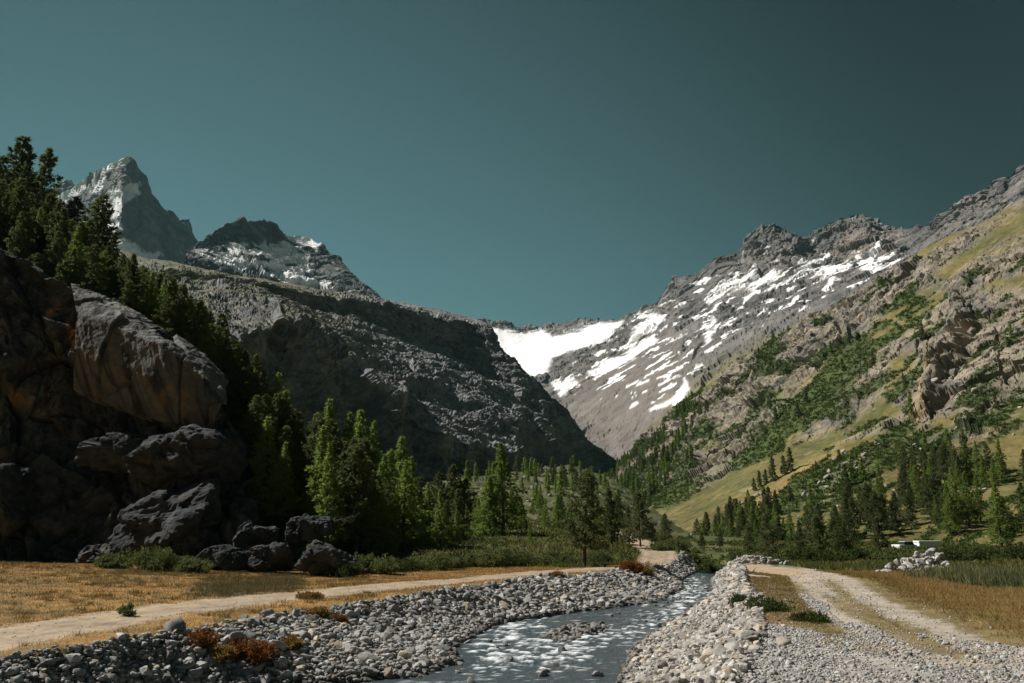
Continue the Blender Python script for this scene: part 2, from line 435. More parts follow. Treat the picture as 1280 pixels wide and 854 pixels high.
build_floor()

# ================================================================== water
def build_water():
    ys = np.geomspace(14, 118, 420); us = np.linspace(0, 1, 150)
    wl, wr = np.interp(ys, KY, WATL) - 0.7, np.interp(ys, KY, WATR) + 0.7
    X = wl[:, None] + (wr - wl)[:, None] * us[None]; Y = np.repeat(ys[:, None], 150, 1)
    V = np.stack([X, Y, 0 * X], -1).reshape(-1, 3)
    s = (V[:, 0] - np.interp(V[:, 1], KY, WATL))
    q = np.stack([s * 0.6, V[:, 1] * 1.6, 0 * s], -1)
    a = fbm(q, 4); b = ridged(np.stack([s * .5, V[:, 1] * 1.5, 0 * s], -1) + 4 + .25 * a[:, None], 4); d = fbm(np.stack([s * 1.7, V[:, 1] * 5.0, 0 * s], -1), 4)
    px, py = proj(np.stack([V[:, 0], V[:, 1], water_z(V[:, 1])], -1))
    rap = np.maximum(sstep(-22, 16, polydist(px, py, [(590, 838), (600, 800), (640, 785), (690, 800), (740, 800), (745, 822), (690, 838)])),
          np.maximum(.75 * sstep(-12, 8, polydist(px, py, [(600, 790), (640, 772), (690, 776), (660, 800)])),
          np.maximum(.8 * sstep(-10, 6, polydist(px, py, [(700, 800), (780, 782), (850, 750), (885, 735), (890, 745), (800, 795), (740, 810)])),
                     .8 * sstep(-6, 6, polydist(px, py, [(800, 728), (880, 722), (890, 742), (800, 760)])))))
    rap = np.clip(0.30 + 0.7 * rap, 0, 1)
    z = water_z(V[:, 1]) + rap * (0.16 * a + 0.14 * (b - .5) + 0.05 * d)
    foam = sstep(0.63, 0.90, b * 0.55 + d * 0.75 + a * .3 + rap * 0.42) * sstep(0.22, .6, rap)
    foam = np.maximum(foam, 0.5 * sstep(.24, .46, d + a * .35))
    edge = np.minimum(V[:, 0] - np.interp(V[:, 1], KY, WATL), np.interp(V[:, 1], KY, WATR) - V[:, 0])
    foam = foam * sstep(-.2, .5, edge)
    V[:, 2] = z
    c = mixc(np.tile(np.array([0.060, 0.076, 0.085], np.float32), (len(V), 1)), (0.74, 0.78, 0.80), foam)
    me = np_mesh('river', V, gridfaces(150, 420), c)
    m, nt, n = new_mat('river_water'); L = nt.links.new
    att = n('ShaderNodeAttribute', attribute_name='Col')
    b_ = n('ShaderNodeBsdfPrincipled'); b_.inputs['IOR'].default_value = 1.33
    L(att.outputs['Color'], b_.inputs['Base Color'])
    sep = n('ShaderNodeSeparateColor'); L(att.outputs['Color'], sep.inputs[0])
    mp = n('ShaderNodeMapRange'); mp.inputs['From Max'].default_value = .5; mp.inputs['To Min'].default_value = 0.10; mp.inputs['To Max'].default_value = 0.7
    L(sep.outputs[0], mp.inputs['Value']); L(mp.outputs[0], b_.inputs['Roughness'])
    tcn = n('ShaderNodeTexCoord'); mapn = n('ShaderNodeMapping'); mapn.inputs['Scale'].default_value = (1.8, 4.2, 1)
    L(tcn.outputs['Object'], mapn.inputs['Vector'])
    nz = n('ShaderNodeTexNoise'); nz.inputs['Scale'].default_value = 2.4; nz.inputs['Detail'].default_value = 5
    L(mapn.outputs[0], nz.inputs['Vector'])
    bp = n('ShaderNodeBump'); bp.inputs['Strength'].default_value = .8; bp.inputs['Distance'].default_value = .16
    L(nz.outputs['Fac'], bp.inputs['Height']); L(bp.outputs[0], b_.inputs['Normal'])
    o = n('ShaderNodeOutputMaterial'); L(b_.outputs[0], o.inputs['Surface'])
    tag(link('river', me, m), kind='structure')
build_water()

# ================================================================== mountains: lofts between contour lines given at their real depth
def loft(rows, nu, seg, back=(0.25, 0.25), smooth=2):
    """rows: contour lines from the foot to the skyline, points (px, py, depth); seg: grid rows between contours"""
    u = np.linspace(0, 1, nu)
    R = []
    for r in rows:
        r = np.asarray(r, float)
        t = (r[:, 0] - r[0, 0]) / (r[-1, 0] - r[0, 0])
        R.append(np.stack([np.interp(u, t, r[:, 0]), np.interp(u, t, r[:, 1]), np.interp(u, t, np.log(r[:, 2]))], -1))
    out = []
    for k, s in enumerate(seg):
        for j in range(s):
            w = j / s
            out.append(R[k] * (1 - w) + R[k + 1] * w)
    out.append(R[-1])
    out = np.array(out)
    P = unp(out[..., 0], out[..., 1], np.exp(out[..., 2]))
    for _ in range(smooth):
        Q = P.copy(); Q[1:-1] = (P[:-2] + 2 * P[1:-1] + P[2:]) / 4; P = Q
    # the far side of the mountain
    top = P[-1]; nb = 14
    Yt = top[:, 1:2]; Zt = top[:, 2:3]
    bk = []
    base = 0
    for j in range(1, nb + 1):
        w = j / nb
        q = top * (1 + back[0] * w)
        q[:, 2] = Zt[:, 0] * (1 - back[1] * w ** 1.2) - 2 * w
        bk.append(q)
    return np.concatenate([P, np.array(bk)], 0), len(P)

def rock_relief(P, N, size, amp, fac=0.6, seed=0, stretch=(1, 1, 1)):
    """fractal crags: ridges, blocks with cracks, grain; size = metres of the largest form"""
    V = P.reshape(-1, 3); q = V / size * np.asarray(stretch) + seed * 3.7
    w = np.stack([perlin(q * 1.3 + 8), perlin(q * 1.3 + 21), perlin(q * 1.3 + 33)], -1)
    q = q + 0.35 * w
    d = (ridged(q, 6, .55) - 0.45) * 1.0 + 0.4 * fbm(q * 2.2 + 3, 5)
    f1, e1 = facets(q * 2.6, seed); f2, e2 = facets(q * 6.5, seed + 3); f3, e3 = facets(q * np.array([14, 14, 22]), seed + 5)
    d = d + fac * (0.62 * f1 + 0.36 * f2 + 0.20 * f3 - 0.16 * sstep(.12, 0, e1) - 0.10 * sstep(.12, 0, e2) - .05 * sstep(.15, 0, e3))
    return (d * amp).reshape(P.shape[:2])

def shape_out(P, N, d):
    return P + N * d[..., None]
def face_camera(P, N):
    s = np.sign((N * P).sum(-1).mean())
    return -N * s

# ---- far left peak (C)
def far_peak():
    rows = [
     [(-40, 345, 2900), (60, 350, 2800), (150, 340, 2700), (200, 335, 2650), (255, 335, 2650)],
     [(-30, 300, 3050), (50, 290, 2950), (110, 280, 2850), (150, 275, 2760), (185, 280, 2720), (215, 292, 2720), (250, 315, 2730)],
     [(-20, 290, 3150), (40, 268, 3080), (75, 244, 3060), (88, 237, 3040), (108, 223, 3020), (118, 215, 3010), (130, 210, 3000), (145, 202, 2990), (158, 196, 2980), (164, 196, 2970), (170, 204, 2960),
      (176, 214, 2960), (184, 220, 2960), (187, 240, 2950), (195, 250, 2940), (205, 262, 2920), (215, 264, 2910), (225, 275, 2900), (237, 273, 2890), (242, 290, 2890), (248, 301, 2890)]]
    rows = [[(a, b, y * ((1 + .36 * (a - 150) / 150) if a > 150 else (1 + .30 * (150 - a) / 100))) for a, b, y in r] for r in rows]
    P, nf = loft(rows, 300, [50, 90], (0.2, 0.35), 1)
    N = face_camera(P, gnormals(P))
    fade = np.ones(P.shape[:2])
    d = rock_relief(P, N, 330, 36, 0.8, 1, (1, 1, 0.6)) * np.linspace(1, .45, P.shape[0])[:, None]
    P0 = P.copy(); P = shape_out(P, N, d)
    V = P.reshape(-1, 3); px, py = proj(P0.reshape(-1, 3))
    n1 = fbm(V / 90, 4); n2 = fbm(V / 30 + 3, 4); n3 = fbm(np.stack([px / 22 + py / 30, (py - px * .2) / 5, px * 0], -1), 4)
    c = np.tile(np.array([0.13, 0.135, 0.14], np.float32), (len(V), 1))
    c = mixc(c, (0.22, 0.21, 0.20), sstep(0, .5, n1 + n2))
    s = sstep(-2, 1, polydist(px, py, [(62, 256), (75, 243), (108, 223), (106, 232), (84, 247), (70, 256)]) + n2 * 6 + 1.8)
    s = np.maximum(s, sstep(-2, 1, polydist(px, py, [(144, 204), (160, 197), (163, 200), (150, 206), (132, 214), (120, 224), (118, 219)]) + n2 * 5 + 1.8))
    s = np.maximum(s, sstep(-2, 1, polydist(px, py, [(118, 230), (133, 226), (124, 240), (112, 240)]) + n2 * 8 + 1.8))
    s = np.maximum(s, sstep(-2, 1, polydist(px, py, [(126, 262), (140, 240), (152, 234), (174, 230), (172, 240), (160, 250), (150, 256), (130, 270)]) + n2 * 7 + 1.8))
    s = np.maximum(s, sstep(-2, 1, polydist(px, py, [(132, 262), (148, 262), (146, 268), (134, 270)]) + n2 * 5 + 1.8))
    s = np.maximum(s, sstep(-3, 1, polydist(px, py, [(130, 279), (150, 281), (150, 286), (132, 285)]) + n2 * 5 + 1.8))
    s = np.maximum(s, sstep(-3, 1, polydist(px, py, [(138, 298), (160, 303), (180, 317), (198, 318), (190, 324), (160, 316), (140, 308)]) + n2 * 6 + 1.8))
    s = np.maximum(s, sstep(.42, .55, n3) * sstep(250, 300, py) * .8)
    c = mixc(c, (0.82, 0.84, 0.86), s)
    tag(link('far_peak', np_mesh('far_peak', V, gridfaces(P.shape[1], P.shape[0]), c, False), M_FAR), kind='structure')
    # the little ridge behind it
    rows = [[(20, 300, 3900), (60, 290, 3900), (120, 290, 3900)], [(30, 255, 4100), (60, 240, 4100), (68, 230, 4100), (80, 226, 4100), (90, 224, 4100), (96, 232, 4100), (120, 250, 4100)]]
    P, nf = loft(rows, 110, [50], (0.15, 0.3), 1)
    N = face_camera(P, gnormals(P)); P = shape_out(P, N, rock_relief(P, N, 330, 22, .8, 5))
    V = P.reshape(-1, 3); n1 = fbm(V / 70, 4)
    c = mixc(np.tile(np.array([0.13, 0.135, 0.14], np.float32), (len(V), 1)), (0.8, 0.82, 0.84), sstep(.1, .25, n1))
    tag(link('back_ridge', np_mesh('back_ridge', V, gridfaces(P.shape[1], P.shape[0]), c, False), M_FAR), kind='structure')
far_peak()

# ---- snowy second peak (D)
def snow_peak():
    rows = [
     [(225, 350, 1900), (300, 380, 1850), (400, 400, 1800), (490, 400, 1800)],
     [(232, 318, 2150), (290, 322, 2120), (350, 335, 2080), (400, 350, 2050), (440, 365, 2020), (486, 385, 1980)],
     [(236, 314, 2230), (250, 307, 2240), (280, 302, 2250), (310, 303, 2250), (345, 303, 2250), (370, 305, 2250), (400, 318, 2200), (440, 350, 2150), (483, 380, 2100)],
     [(238, 310, 2260), (248, 302, 2280), (258, 295, 2290), (270, 287, 2300), (280, 279, 2300), (295, 277, 2300), (303, 273, 2300), (307, 279, 2300), (313, 276, 2300), (320, 275, 2300), (330, 274, 2300), (338, 277, 2300), (346, 281, 2300),
      (352, 290, 2300), (360, 294, 2310), (375, 294, 2310), (390, 296, 2300), (398, 304, 2280), (410, 312, 2270), (425, 325, 2250), (440, 340, 2230), (455, 352, 2210), (465, 362, 2200), (480, 377, 2180)]]
    rows = [[(a, b, y * (1 + .33 * (min(a, 385) - 360) / 240 - .12 * max(a - 385, 0) / 100)) for a, b, y in r] for r in rows]
    P, nf = loft(rows, 300, [26, 40, 50], (0.2, 0.35), 1)
    N = face_camera(P, gnormals(P))
    d = rock_relief(P, N, 240, 24, .8, 2) * np.linspace(1, .5, P.shape[0])[:, None]
    P0 = P.copy(); P = shape_out(P, N, d)
    V = P.reshape(-1, 3); px, py = proj(P0.reshape(-1, 3))
    n1 = fbm(V / 70, 4); n2 = fbm(V / 25 + 3, 4)
    bands = fbm(np.stack([px / 42, (py - px * 0.16) / 7.0, px * 0], -1), 4)
    c = mixc(np.tile(np.array([0.075, 0.082, 0.086], np.float32), (len(V), 1)), (0.2, 0.19, 0.18), sstep(0, .5, n1 + n2))
    s = sstep(-4, 2, polydist(px, py, [(240, 316), (252, 309), (300, 306), (352, 304), (372, 308), (385, 318), (380, 332), (388, 344), (400, 352), (380, 356), (330, 345), (270, 330)]) + n2 * 6) * sstep(.10, .04, bands - .02)
    s = np.maximum(s, sstep(-3, 1, polydist(px, py, [(358, 293), (392, 295), (402, 306), (396, 312), (384, 309), (374, 302)]) + n2 * 4))
    s = np.maximum(s, sstep(-3, 1, polydist(px, py, [(374, 328), (390, 330), (392, 338), (380, 338)]) + n2 * 4))
    s = np.maximum(s, sstep(-3, 1, polydist(px, py, [(374, 347), (396, 348), (398, 354), (378, 354)]) + n2 * 4))
    s = np.maximum(s, sstep(-3, 1, polydist(px, py, [(400, 349), (412, 350), (414, 356), (402, 355)]) + n2 * 8) * .9)
    s = np.maximum(s, sstep(.32, .42, n2 + .2 * n1) * sstep(395, 420, px) * .7)
    c = mixc(c, (0.92, 0.93, 0.94), s)
    tag(link('snow_peak', np_mesh('snow_peak', V, gridfaces(P.shape[1], P.shape[0]), c, False), M_FAR), kind='structure')
snow_peak()

# ---- right-hand far mountain with the glacier (B)
def glacier_mountain():
    rows = [
     [(560, 640, 1350), (700, 600, 1300), (760, 590, 1250), (800, 575, 1200), (900, 500, 1050), (1000, 440, 1000), (1140, 350, 950), (1280, 290, 900), (1500, 180, 850)],
     [(560, 520, 2100), (660, 520, 1900), (740, 500, 1650), (800, 470, 1560), (900, 430, 1400), (1000, 385, 1330), (1140, 325, 1200), (1280, 250, 1100), (1500, 130, 1000)],
     [(560, 440, 2800), (640, 455, 2600), (700, 450, 2400), (780, 425, 2150), (840, 390, 1950), (900, 362, 1800), (980, 345, 1700), (1060, 330, 1620), (1140, 312, 1420), (1280, 225, 1230), (1500, 105, 1100)],
     [(540, 398, 3300), (600, 400, 3300), (607, 400, 3300), (650, 407, 3300), (664, 408, 3300), (678, 406, 3250), (690, 403, 3200), (776, 398, 2900), (790, 392, 2700), (800, 387, 2550), (820, 378, 2400), (832, 360, 2300), (843, 347, 2250),
      (860, 347, 2200), (868, 344, 2150), (880, 336, 2100), (892, 322, 2060), (905, 318, 2040), (922, 315, 2020), (932, 300, 2000), (945, 289, 1990), (953, 281, 1980), (970, 279, 1970), (985, 285, 1950), (1000, 296, 1930), (1012, 296, 1920),
      (1020, 290, 1910), (1035, 278, 1900), (1050, 270, 1880), (1065, 265, 1870), (1078, 265, 1860), (1095, 276, 1830), (1105, 282, 1800), (1120, 283, 1760), (1145, 285, 1660), (1160, 284, 1560), (1170, 273, 1480), (1182, 265, 1440), (1195, 254, 1400), (1208, 246, 1380),
      (1230, 240, 1350), (1235, 226, 1340), (1242, 222, 1330), (1260, 220, 1310), (1270, 210, 1300), (1282, 203, 1290), (1340, 170, 1250), (1500, 90, 1200)]]
    P, nf = loft(rows, 660, [50, 90, 110], (0.2, 0.3), 1)
    N = face_camera(P, gnormals(P))
    P0 = P.copy()
    V0 = P0.reshape(-1, 3); px, py = proj(V0)
    gl = [(606, 408), (655, 416), (678, 411), (690, 421), (726, 407), (779, 402), (762, 421), (726, 436), (690, 446), (684, 463), (665, 474), (636, 452)]
    gm = sstep(-6, 6, polydist(px, py, gl)).reshape(P.shape[:2])
    d = rock_relief(P, N, 190, 21, 1.0, 3)
    cr = sstep(-14, 6, polydist(px, py, [(925, 320), (953, 280), (985, 284), (1010, 296), (1065, 264), (1110, 282), (1160, 284), (1215, 244), (1300, 200), (1300, 260), (1180, 290), (1130, 315), (1000, 322)])).reshape(P.shape[:2])
    scree = sstep(-20, 30, polydist(px, py, [(690, 500), (760, 440), (840, 410), (870, 450), (830, 520), (780, 580), (740, 560)])).reshape(P.shape[:2])
    depth = (P[..., 1] / 2000.0)
    d = d * (0.62 + 0.35 * cr) * (1 - .93 * gm) * (1 - .6 * scree) * np.clip(depth, .5, 1.3)
    P = shape_out(P, N, d)
    V = P.reshape(-1, 3)
    n1 = fbm(V / 120, 4); n2 = fbm(V / 32 + 3, 5); n4 = fbm(V / 10 + 3, 3)
    c = np.tile(np.array([0.128, 0.122, 0.119], np.float32), (len(V), 1))
    c = mixc(c, (0.20, 0.185, 0.170), sstep(-.1, .45, n1 + .5 * n2))
    c = mixc(c, (0.062, 0.061, 0.063), sstep(.0, .4, n2 - .3 * n1) * .85)
    c = mixc(c, (0.165, 0.143, 0.125), scree.ravel() * .8)
    c = mixc(c, (0.245, 0.19, 0.15), sstep(-10, 20, polydist(px, py, [(1030, 320), (1060, 285), (1120, 300), (1110, 318)]) + n2 * 20) * .6)
    c = mixc(c, (0.20, 0.18, 0.085), sstep(-10, 25, polydist(px, py, [(800, 560), (830, 500), (900, 440), (980, 410), (1100, 370), (1000, 480), (850, 580)]) + n2 * 20) * .7)
    # snow lying in gullies that run down the fall line
    ex, ey = .87, -.5
    along = px * ex + py * ey; across = -px * ey + py * ex
    st = fbm(np.stack([along / 32, across / 4.4, px * 0], -1) + .25 * n2[:, None], 4)
    region = sstep(-12, 16, polydist(px, py, [(676, 478), (715, 440), (770, 400), (830, 365), (880, 338), (960, 318), (1100, 300), (1150, 300), (1090, 370), (1000, 400), (930, 420), (880, 465), (850, 500), (800, 520), (760, 500), (720, 500)]))
    s = sstep(.155, .20, st - .42 * (1 - region) + .07 * n4 + .10 * n2) * region
    big = [(876, 372), (901, 344), (940, 338), (985, 334), (1020, 325), (1056, 326), (1077, 318), (1131, 319), (1091, 345), (1070, 334), (1038, 353), (1013, 345), (978, 349), (943, 368), (915, 362), (880, 388)]
    s = np.maximum(s, sstep(-3, 2, polydist(px, py, big) - 4 + 13 * n2 + 30 * np.clip(st, -1, .2)))
    for pl in ([(735, 465), (780, 440), (815, 420), (822, 424), (790, 450), (745, 470)], [(785, 425), (815, 392), (832, 395), (815, 412), (800, 418)], [(690, 480), (715, 468), (722, 480), (700, 494)],
               [(812, 512), (840, 500), (857, 475), (860, 485), (848, 503), (820, 514)], [(1100, 355), (1130, 332), (1120, 350)], [(880, 420), (892, 395), (898, 402), (886, 430)]):
        s = np.maximum(s, sstep(-3, 1.5, polydist(px, py, pl) + 5 * n2 + 5 * np.clip(st, -1, .4)))
    s = np.maximum(s, sstep(-3, 2, polydist(px, py, gl) + 5 * n2))
    s = s * (1 - sstep(-3, 2, polydist(px, py, [(683, 466), (700, 445), (735, 437), (720, 452), (705, 470)]) + 5 * n2))
    s = s * (1 - .9 * sstep(-2, 2, polydist(px, py, [(677, 413), (684, 405), (710, 404), (735, 408), (726, 415), (695, 420)]) + 5 * n2) * sstep(-.1, .2, n4 + .25))
    s = np.maximum(s, sstep(.30, .40, n2 + .15 * n4) * cr.ravel() * sstep(1150, 1100, px) * .9)
    snow = mixc(np.tile(np.array([.86, .87, .88], np.float32), (len(V), 1)), (.66, .65, .63), sstep(.0, .5, n2 + .5 * n4) * .8)
    c = c * (1 - s[:, None]) + snow * s[:, None]
    tag(link('glacier_mountain', np_mesh('glacier_mountain', V, gridfaces(P.shape[1], P.shape[0]), c, False), M_FAR), kind='structure')
glacier_mountain()

# ---- left shoulder with cliff bands (E)
def sst(a): return float(sstep(740, 560, np.float64(a)))
def shoulder():
    rows = [
     [(60, 690, 300), (200, 690, 300), (330, 660, 350), (480, 652, 420), (540, 640, 440), (600, 628, 480), (650, 622, 540), (700, 606, 720), (740, 594, 850), (772, 588, 900)],
     [(60, 420, 345), (200, 425, 360), (270, 430, 380), (320, 412, 415), (350, 385, 425), (380, 400, 430), (430, 440, 455), (470, 480, 475), (520, 512, 490), (560, 528, 500), (600, 545, 515), (650, 562, 580), (690, 570, 745), (730, 584, 860), (772, 583, 905)],
     [(60, 345, 470), (200, 345, 480), (270, 352, 500), (330, 366, 530), (400, 388, 590), (440, 396, 620), (480, 406, 650), (540, 428, 675), (580, 450, 688), (610, 470, 700), (650, 500, 730), (690, 533, 790), (730, 566, 880), (772, 580, 908)],
     [(60, 330, 485), (200, 334, 492), (270, 344, 506), (330, 355, 533), (400, 370, 592), (440, 375, 621), (480, 384, 650), (540, 393, 675), (580, 402, 688), (610, 412, 703), (650, 462, 755), (690, 505, 810), (730, 551, 890), (772, 577, 910)],
     [(60, 300, 620), (130, 305, 620), (180, 322, 620), (210, 326, 625), (250, 335, 640), (300, 345, 660), (350, 352, 680), (400, 362, 705), (440, 368, 730), (480, 374, 760), (500, 378, 762), (540, 385, 764), (580, 393, 766), (598, 398, 768), (606, 402, 770), (612, 410, 772),
      (620, 429, 776), (640, 447, 785), (660, 468, 795), (690, 497, 820), (710, 512, 845), (730, 546, 895), (745, 558, 905), (772, 574, 912)]]
    rows = [rows[0], rows[1]] + [[(a, b, y * (1 + .32 * sst(a))) for a, b, y in r] for r in rows[2:]]
    P, nf = loft(rows, 640, [130, 120, 40, 26], (0.3, 0.35), 1)
    N = face_camera(P, gnormals(P))
    P0 = P.copy(); V0 = P0.reshape(-1, 3); px, py = proj(V0)
    steep = 1 - np.abs(N[..., 2])
    d = rock_relief(P, N, 44, 2.7, 1.1, 4, (1, 1, 1.3))
    sx, sy = px / 60, (py - .30 * px) / 9.0
    l1, k1 = facets(np.stack([sx + .3 * perlin(V0 / 40), sy, px * 0], -1), 21)
    l2, k2 = facets(np.stack([px / 24, (py - .38 * px) / 4.2, px * 0 + 5], -1), 22)
    big = fbm(np.stack([px / 130, (py - .35 * px) / 34, px * 0], -1), 3)
    d = d + (l1 * 3.4 + l2 * 2.0 - 1.2 * sstep(.12, 0, k1)+ 7 * big).reshape(P.shape[:2])
    # vertical ribs and gullies in the faces
    rib = ridged(np.stack([V0[:, 0] / 34 + V0[:, 2] / 120, V0[:, 1] / 60, V0[:, 2] / 160], -1), 4).reshape(P.shape[:2]) - .45
    # a second step of small cliffs inside the sunny band
    edge1 = polydist(px, py, [(330, 395), (352, 384), (385, 402), (425, 428), (455, 460), (480, 500), (470, 560), (300, 560)]).reshape(P.shape[:2])
    edge2 = polydist(px, py, [(510, 470), (560, 478), (640, 530), (700, 560), (700, 620), (560, 620), (500, 540)]).reshape(P.shape[:2])
    d = d + rib * 12 * sstep(.18, .45, steep) - 13 * sstep(-3, 6, edge1) - 8 * sstep(-4, 10, edge2)
    top = np.ones(P.shape[0]); top[nf - 12:] = .35
    d = d * top[:, None]
    P = shape_out(P, N, d)
    V = P.reshape(-1, 3); N2 = face_camera(P, gnormals(P)).reshape(-1, 3)
    n1 = fbm(V / 60, 4); n2 = fbm(V / 16 + 3, 4); n3 = fbm(V / 5 + 9, 3)
    flat = np.abs(N2[:, 2])
    c = np.tile(np.array([0.168, 0.176, 0.180], np.float32), (len(V), 1))
    c = mixc(c, (0.255, 0.258, 0.255), sstep(-.1, .4, n2 + .5 * n3))
    c = mixc(c, (0.060, 0.064, 0.067), sstep(.05, .4, n3 - .4 * n2) * .8)
    turf = sstep(.62, .85, flat + .25 * n2 + .1 * n3) * sstep(-.25, .15, n1 + .5 * sstep(420, 250, px) + .2 * sstep(560, 480, py))
    c = mixc(c, (0.125, 0.115, 0.048), turf * .7 * sstep(520, 380, px))
    lush = sstep(-6, 8, polydist(px, py, [(178, 338), (230, 336), (262, 345), (220, 352), (190, 350)]) + n2 * 8)
    c = mixc(c, (0.12, 0.13, 0.04), lush * .8)
    foot = sstep(560, 610, py + 14 * n2) * sstep(.35, .6, flat + .2 * n3)
    c = mixc(c, (0.06, 0.08, 0.028), foot * .8)
    tag(link('rocky_shoulder', np_mesh('rocky_shoulder', V, gridfaces(P.shape[1], P.shape[0]), c, False), M_MID), kind='structure')
    return P, nf
SHO, SHO_N = shoulder()

# ---- right slope (A)
def right_slope():
    rows = [
     [(740, 640, 500), (790, 660, 330), (850, 690, 205), (920, 698, 170), (1000, 697, 158), (1140, 691, 150), (1280, 692, 132), (1600, 700, 110)],
     [(752, 612, 720), (790, 630, 470), (840, 664, 290), (900, 655, 270), (1000, 628, 255), (1100, 612, 240), (1200, 600, 228), (1280, 590, 222), (1600, 560, 190)],
     [(758, 598, 850), (800, 590, 640), (850, 590, 500), (900, 582, 420), (1000, 552, 350), (1100, 520, 315), (1200, 500, 292), (1280, 470, 280), (1600, 360, 240)],
     [(762, 588, 950), (800, 570, 790), (850, 535, 680), (900, 505, 590), (1000, 455, 480), (1100, 405, 405), (1200, 365, 360), (1280, 330, 335), (1600, 200, 280)],
     [(764, 582, 1000), (785, 570, 930), (800, 558, 900), (820, 532, 860), (840, 512, 830), (870, 492, 780), (900, 470, 740), (930, 452, 690), (960, 430, 650), (1000, 402, 590), (1040, 385, 550), (1080, 360, 520), (1115, 338, 495), (1150, 315, 475), (1170, 303, 465), (1190, 292, 455), (1215, 284, 445), (1240, 272, 435), (1262, 258, 428), (1282, 247, 420), (1350, 215, 400), (1600, 90, 340)]]
    P, nf = loft(rows, 760, [70, 110, 120, 110], (0.3, 0.3), 4)
    N = face_camera(P, gnormals(P))
    P0 = P.copy(); V0 = P0.reshape(-1, 3); px, py = proj(V0)
    sh = P.shape[:2]
    n0 = fbm(V0 / 55 + 2, 4)
    # where bare crags stand out of the turf
    crag = np.zeros(len(V0))
    for pl, w in (([(1010, 400), (1090, 352), (1170, 305), (1290, 262), (1290, 300), (1200, 335), (1120, 385), (1060, 440), (960, 520), (880, 560), (830, 600), (780, 590), (800, 555), (880, 490)], 1.0),
                  ([(1145, 520), (1165, 470), (1185, 420), (1205, 370), (1260, 360), (1300, 370), (1300, 440), (1260, 470), (1225, 500), (1180, 520)], 1.0),
                  ([(1195, 545), (1200, 505), (1240, 480), (1300, 440), (1300, 480), (1240, 520), (1220, 545)], 1.0),
                  ([(850, 600), (880, 560), (930, 520), (985, 490), (990, 510), (940, 560), (880, 610)], 1.0),
                  ([(985, 560), (1020, 520), (1060, 480), (1100, 440), (1120, 470), (1060, 530), (1000, 580)], .8),
                  ([(1000, 612), (1040, 590), (1100, 555), (1105, 562), (1050, 605), (1010, 622)], .7)):
        crag = np.maximum(crag, w * sstep(-14, 12, polydist(px, py, pl) + 26 * n0))
    meadow = sstep(-12, 10, polydist(px, py, [(800, 655), (850, 630), (930, 585), (1010, 550), (1060, 530), (1020, 575), (950, 625), (900, 660), (850, 680)]) + 8 * n0)
    meadow = np.maximum(meadow, sstep(-8, 8, polydist(px, py, [(1170, 345), (1220, 300), (1300, 250), (1300, 282), (1230, 318), (1190, 350)]) + 8 * n0))
    meadow = np.maximum(meadow, sstep(-10, 10, polydist(px, py, [(1210, 575), (1260, 545), (1300, 520), (1300, 590), (1230, 590)]) + 10 * n0))
    crag = np.maximum(crag, .7 * sstep(.0, .16, n0 + .06) * sstep(590, 520, py)) * (1 - meadow) * sstep(-.42, .1, n0 + .25)
    rel = rock_relief(P, N, 64, 6.0, .8, 6).ravel()
    hump = fbm(V0 / 30, 4)
    dep = np.clip(V0[:, 1] / 400, .55, 1.4)
    # strata that dip down to the left: diagonal ledges
    ledge = facets(np.stack([(V0[:, 0] * .5 + V0[:, 2] * .9) / 26, (V0[:, 0] * .8 - V0[:, 2] * .5) / 60, V0[:, 1] / 40], -1), 9)[0]
    fb, eb = facets(V0 / np.array([6.5, 6.5, 4.5]), 17)
    rel = rel * .62 + 2.0 * fb - .7 * sstep(.08, 0, eb)
    d = hump * 2.4 + .2 * fb * (1 - meadow) + crag * (rel * 1.0 + 2.2 + ledge * 4.0) * dep
    # the big prow with a shaded overhang on its right
    prow = sstep(-8, 10, polydist(px, py, [(1140, 530), (1162, 470), (1186, 410), (1200, 375), (1222, 385), (1218, 420), (1205, 450), (1190, 470), (1165, 520)]) + 4 * n0)
    cut = sstep(-4, 5, polydist(px, py, [(1168, 508), (1176, 486), (1188, 474), (1203, 455), (1213, 428), (1224, 403), (1247, 382), (1240, 402), (1226, 424), (1219, 448), (1203, 470), (1185, 500)]) + 3 * n0)
    d = d + (prow * 2.5 - cut * 2) * (1 + .9 * n0) + (prow + cut) * (rel * .8 + ledge * 3.0)
    cut2 = sstep(-3, 3, polydist(px, py, [(872, 590), (884, 560), (896, 548), (900, 556), (888, 580)]) + 3 * n0)
    d = d - cut2 * 6
    d = d * np.concatenate([np.ones(nf - 14), np.linspace(1, .5, 14), np.full(P.shape[0] - nf, .5)])[:, None].repeat(sh[1], 1).ravel()
    P = shape_out(P, N, d.reshape(sh))
    V = P.reshape(-1, 3); N2 = face_camera(P, gnormals(P)).reshape(-1, 3)
    n1 = fbm(V / 22 + 7, 4); n2 = fbm(V / 7 + 3, 4); n3 = fbm(V / 2.6 + 9, 3)
    turf = mixc(np.tile(np.array([0.150, 0.124, 0.046], np.float32), (len(V), 1)), (0.088, 0.094, 0.032), sstep(-.2, .3, n1 + .4 * n2))
    turf = mixc(turf, (0.060, 0.062, 0.024), sstep(.05, .35, n3 + .5 * n2) * .7)
    turf = mixc(turf, (0.18, 0.14, 0.07), sstep(.1, .5, n2 + .3 * n1) * .7)
    gold = sstep(-8, 8, polydist(px, py, [(905, 650), (960, 612), (1010, 582), (1050, 555), (1035, 580), (980, 620), (930, 650)]) + 8 * n1)
    turf = mixc(turf, (0.29, 0.20, 0.08), gold * .7)
    rock = mixc(np.tile(np.array([0.238, 0.206, 0.160], np.float32), (len(V), 1)), (0.150, 0.140, 0.125), sstep(-.15, .35, n1 - .3 * n2))
    rock = mixc(rock, (0.37, 0.30, 0.20), sstep(.15, .5, n2 + .5 * n1) * .6)
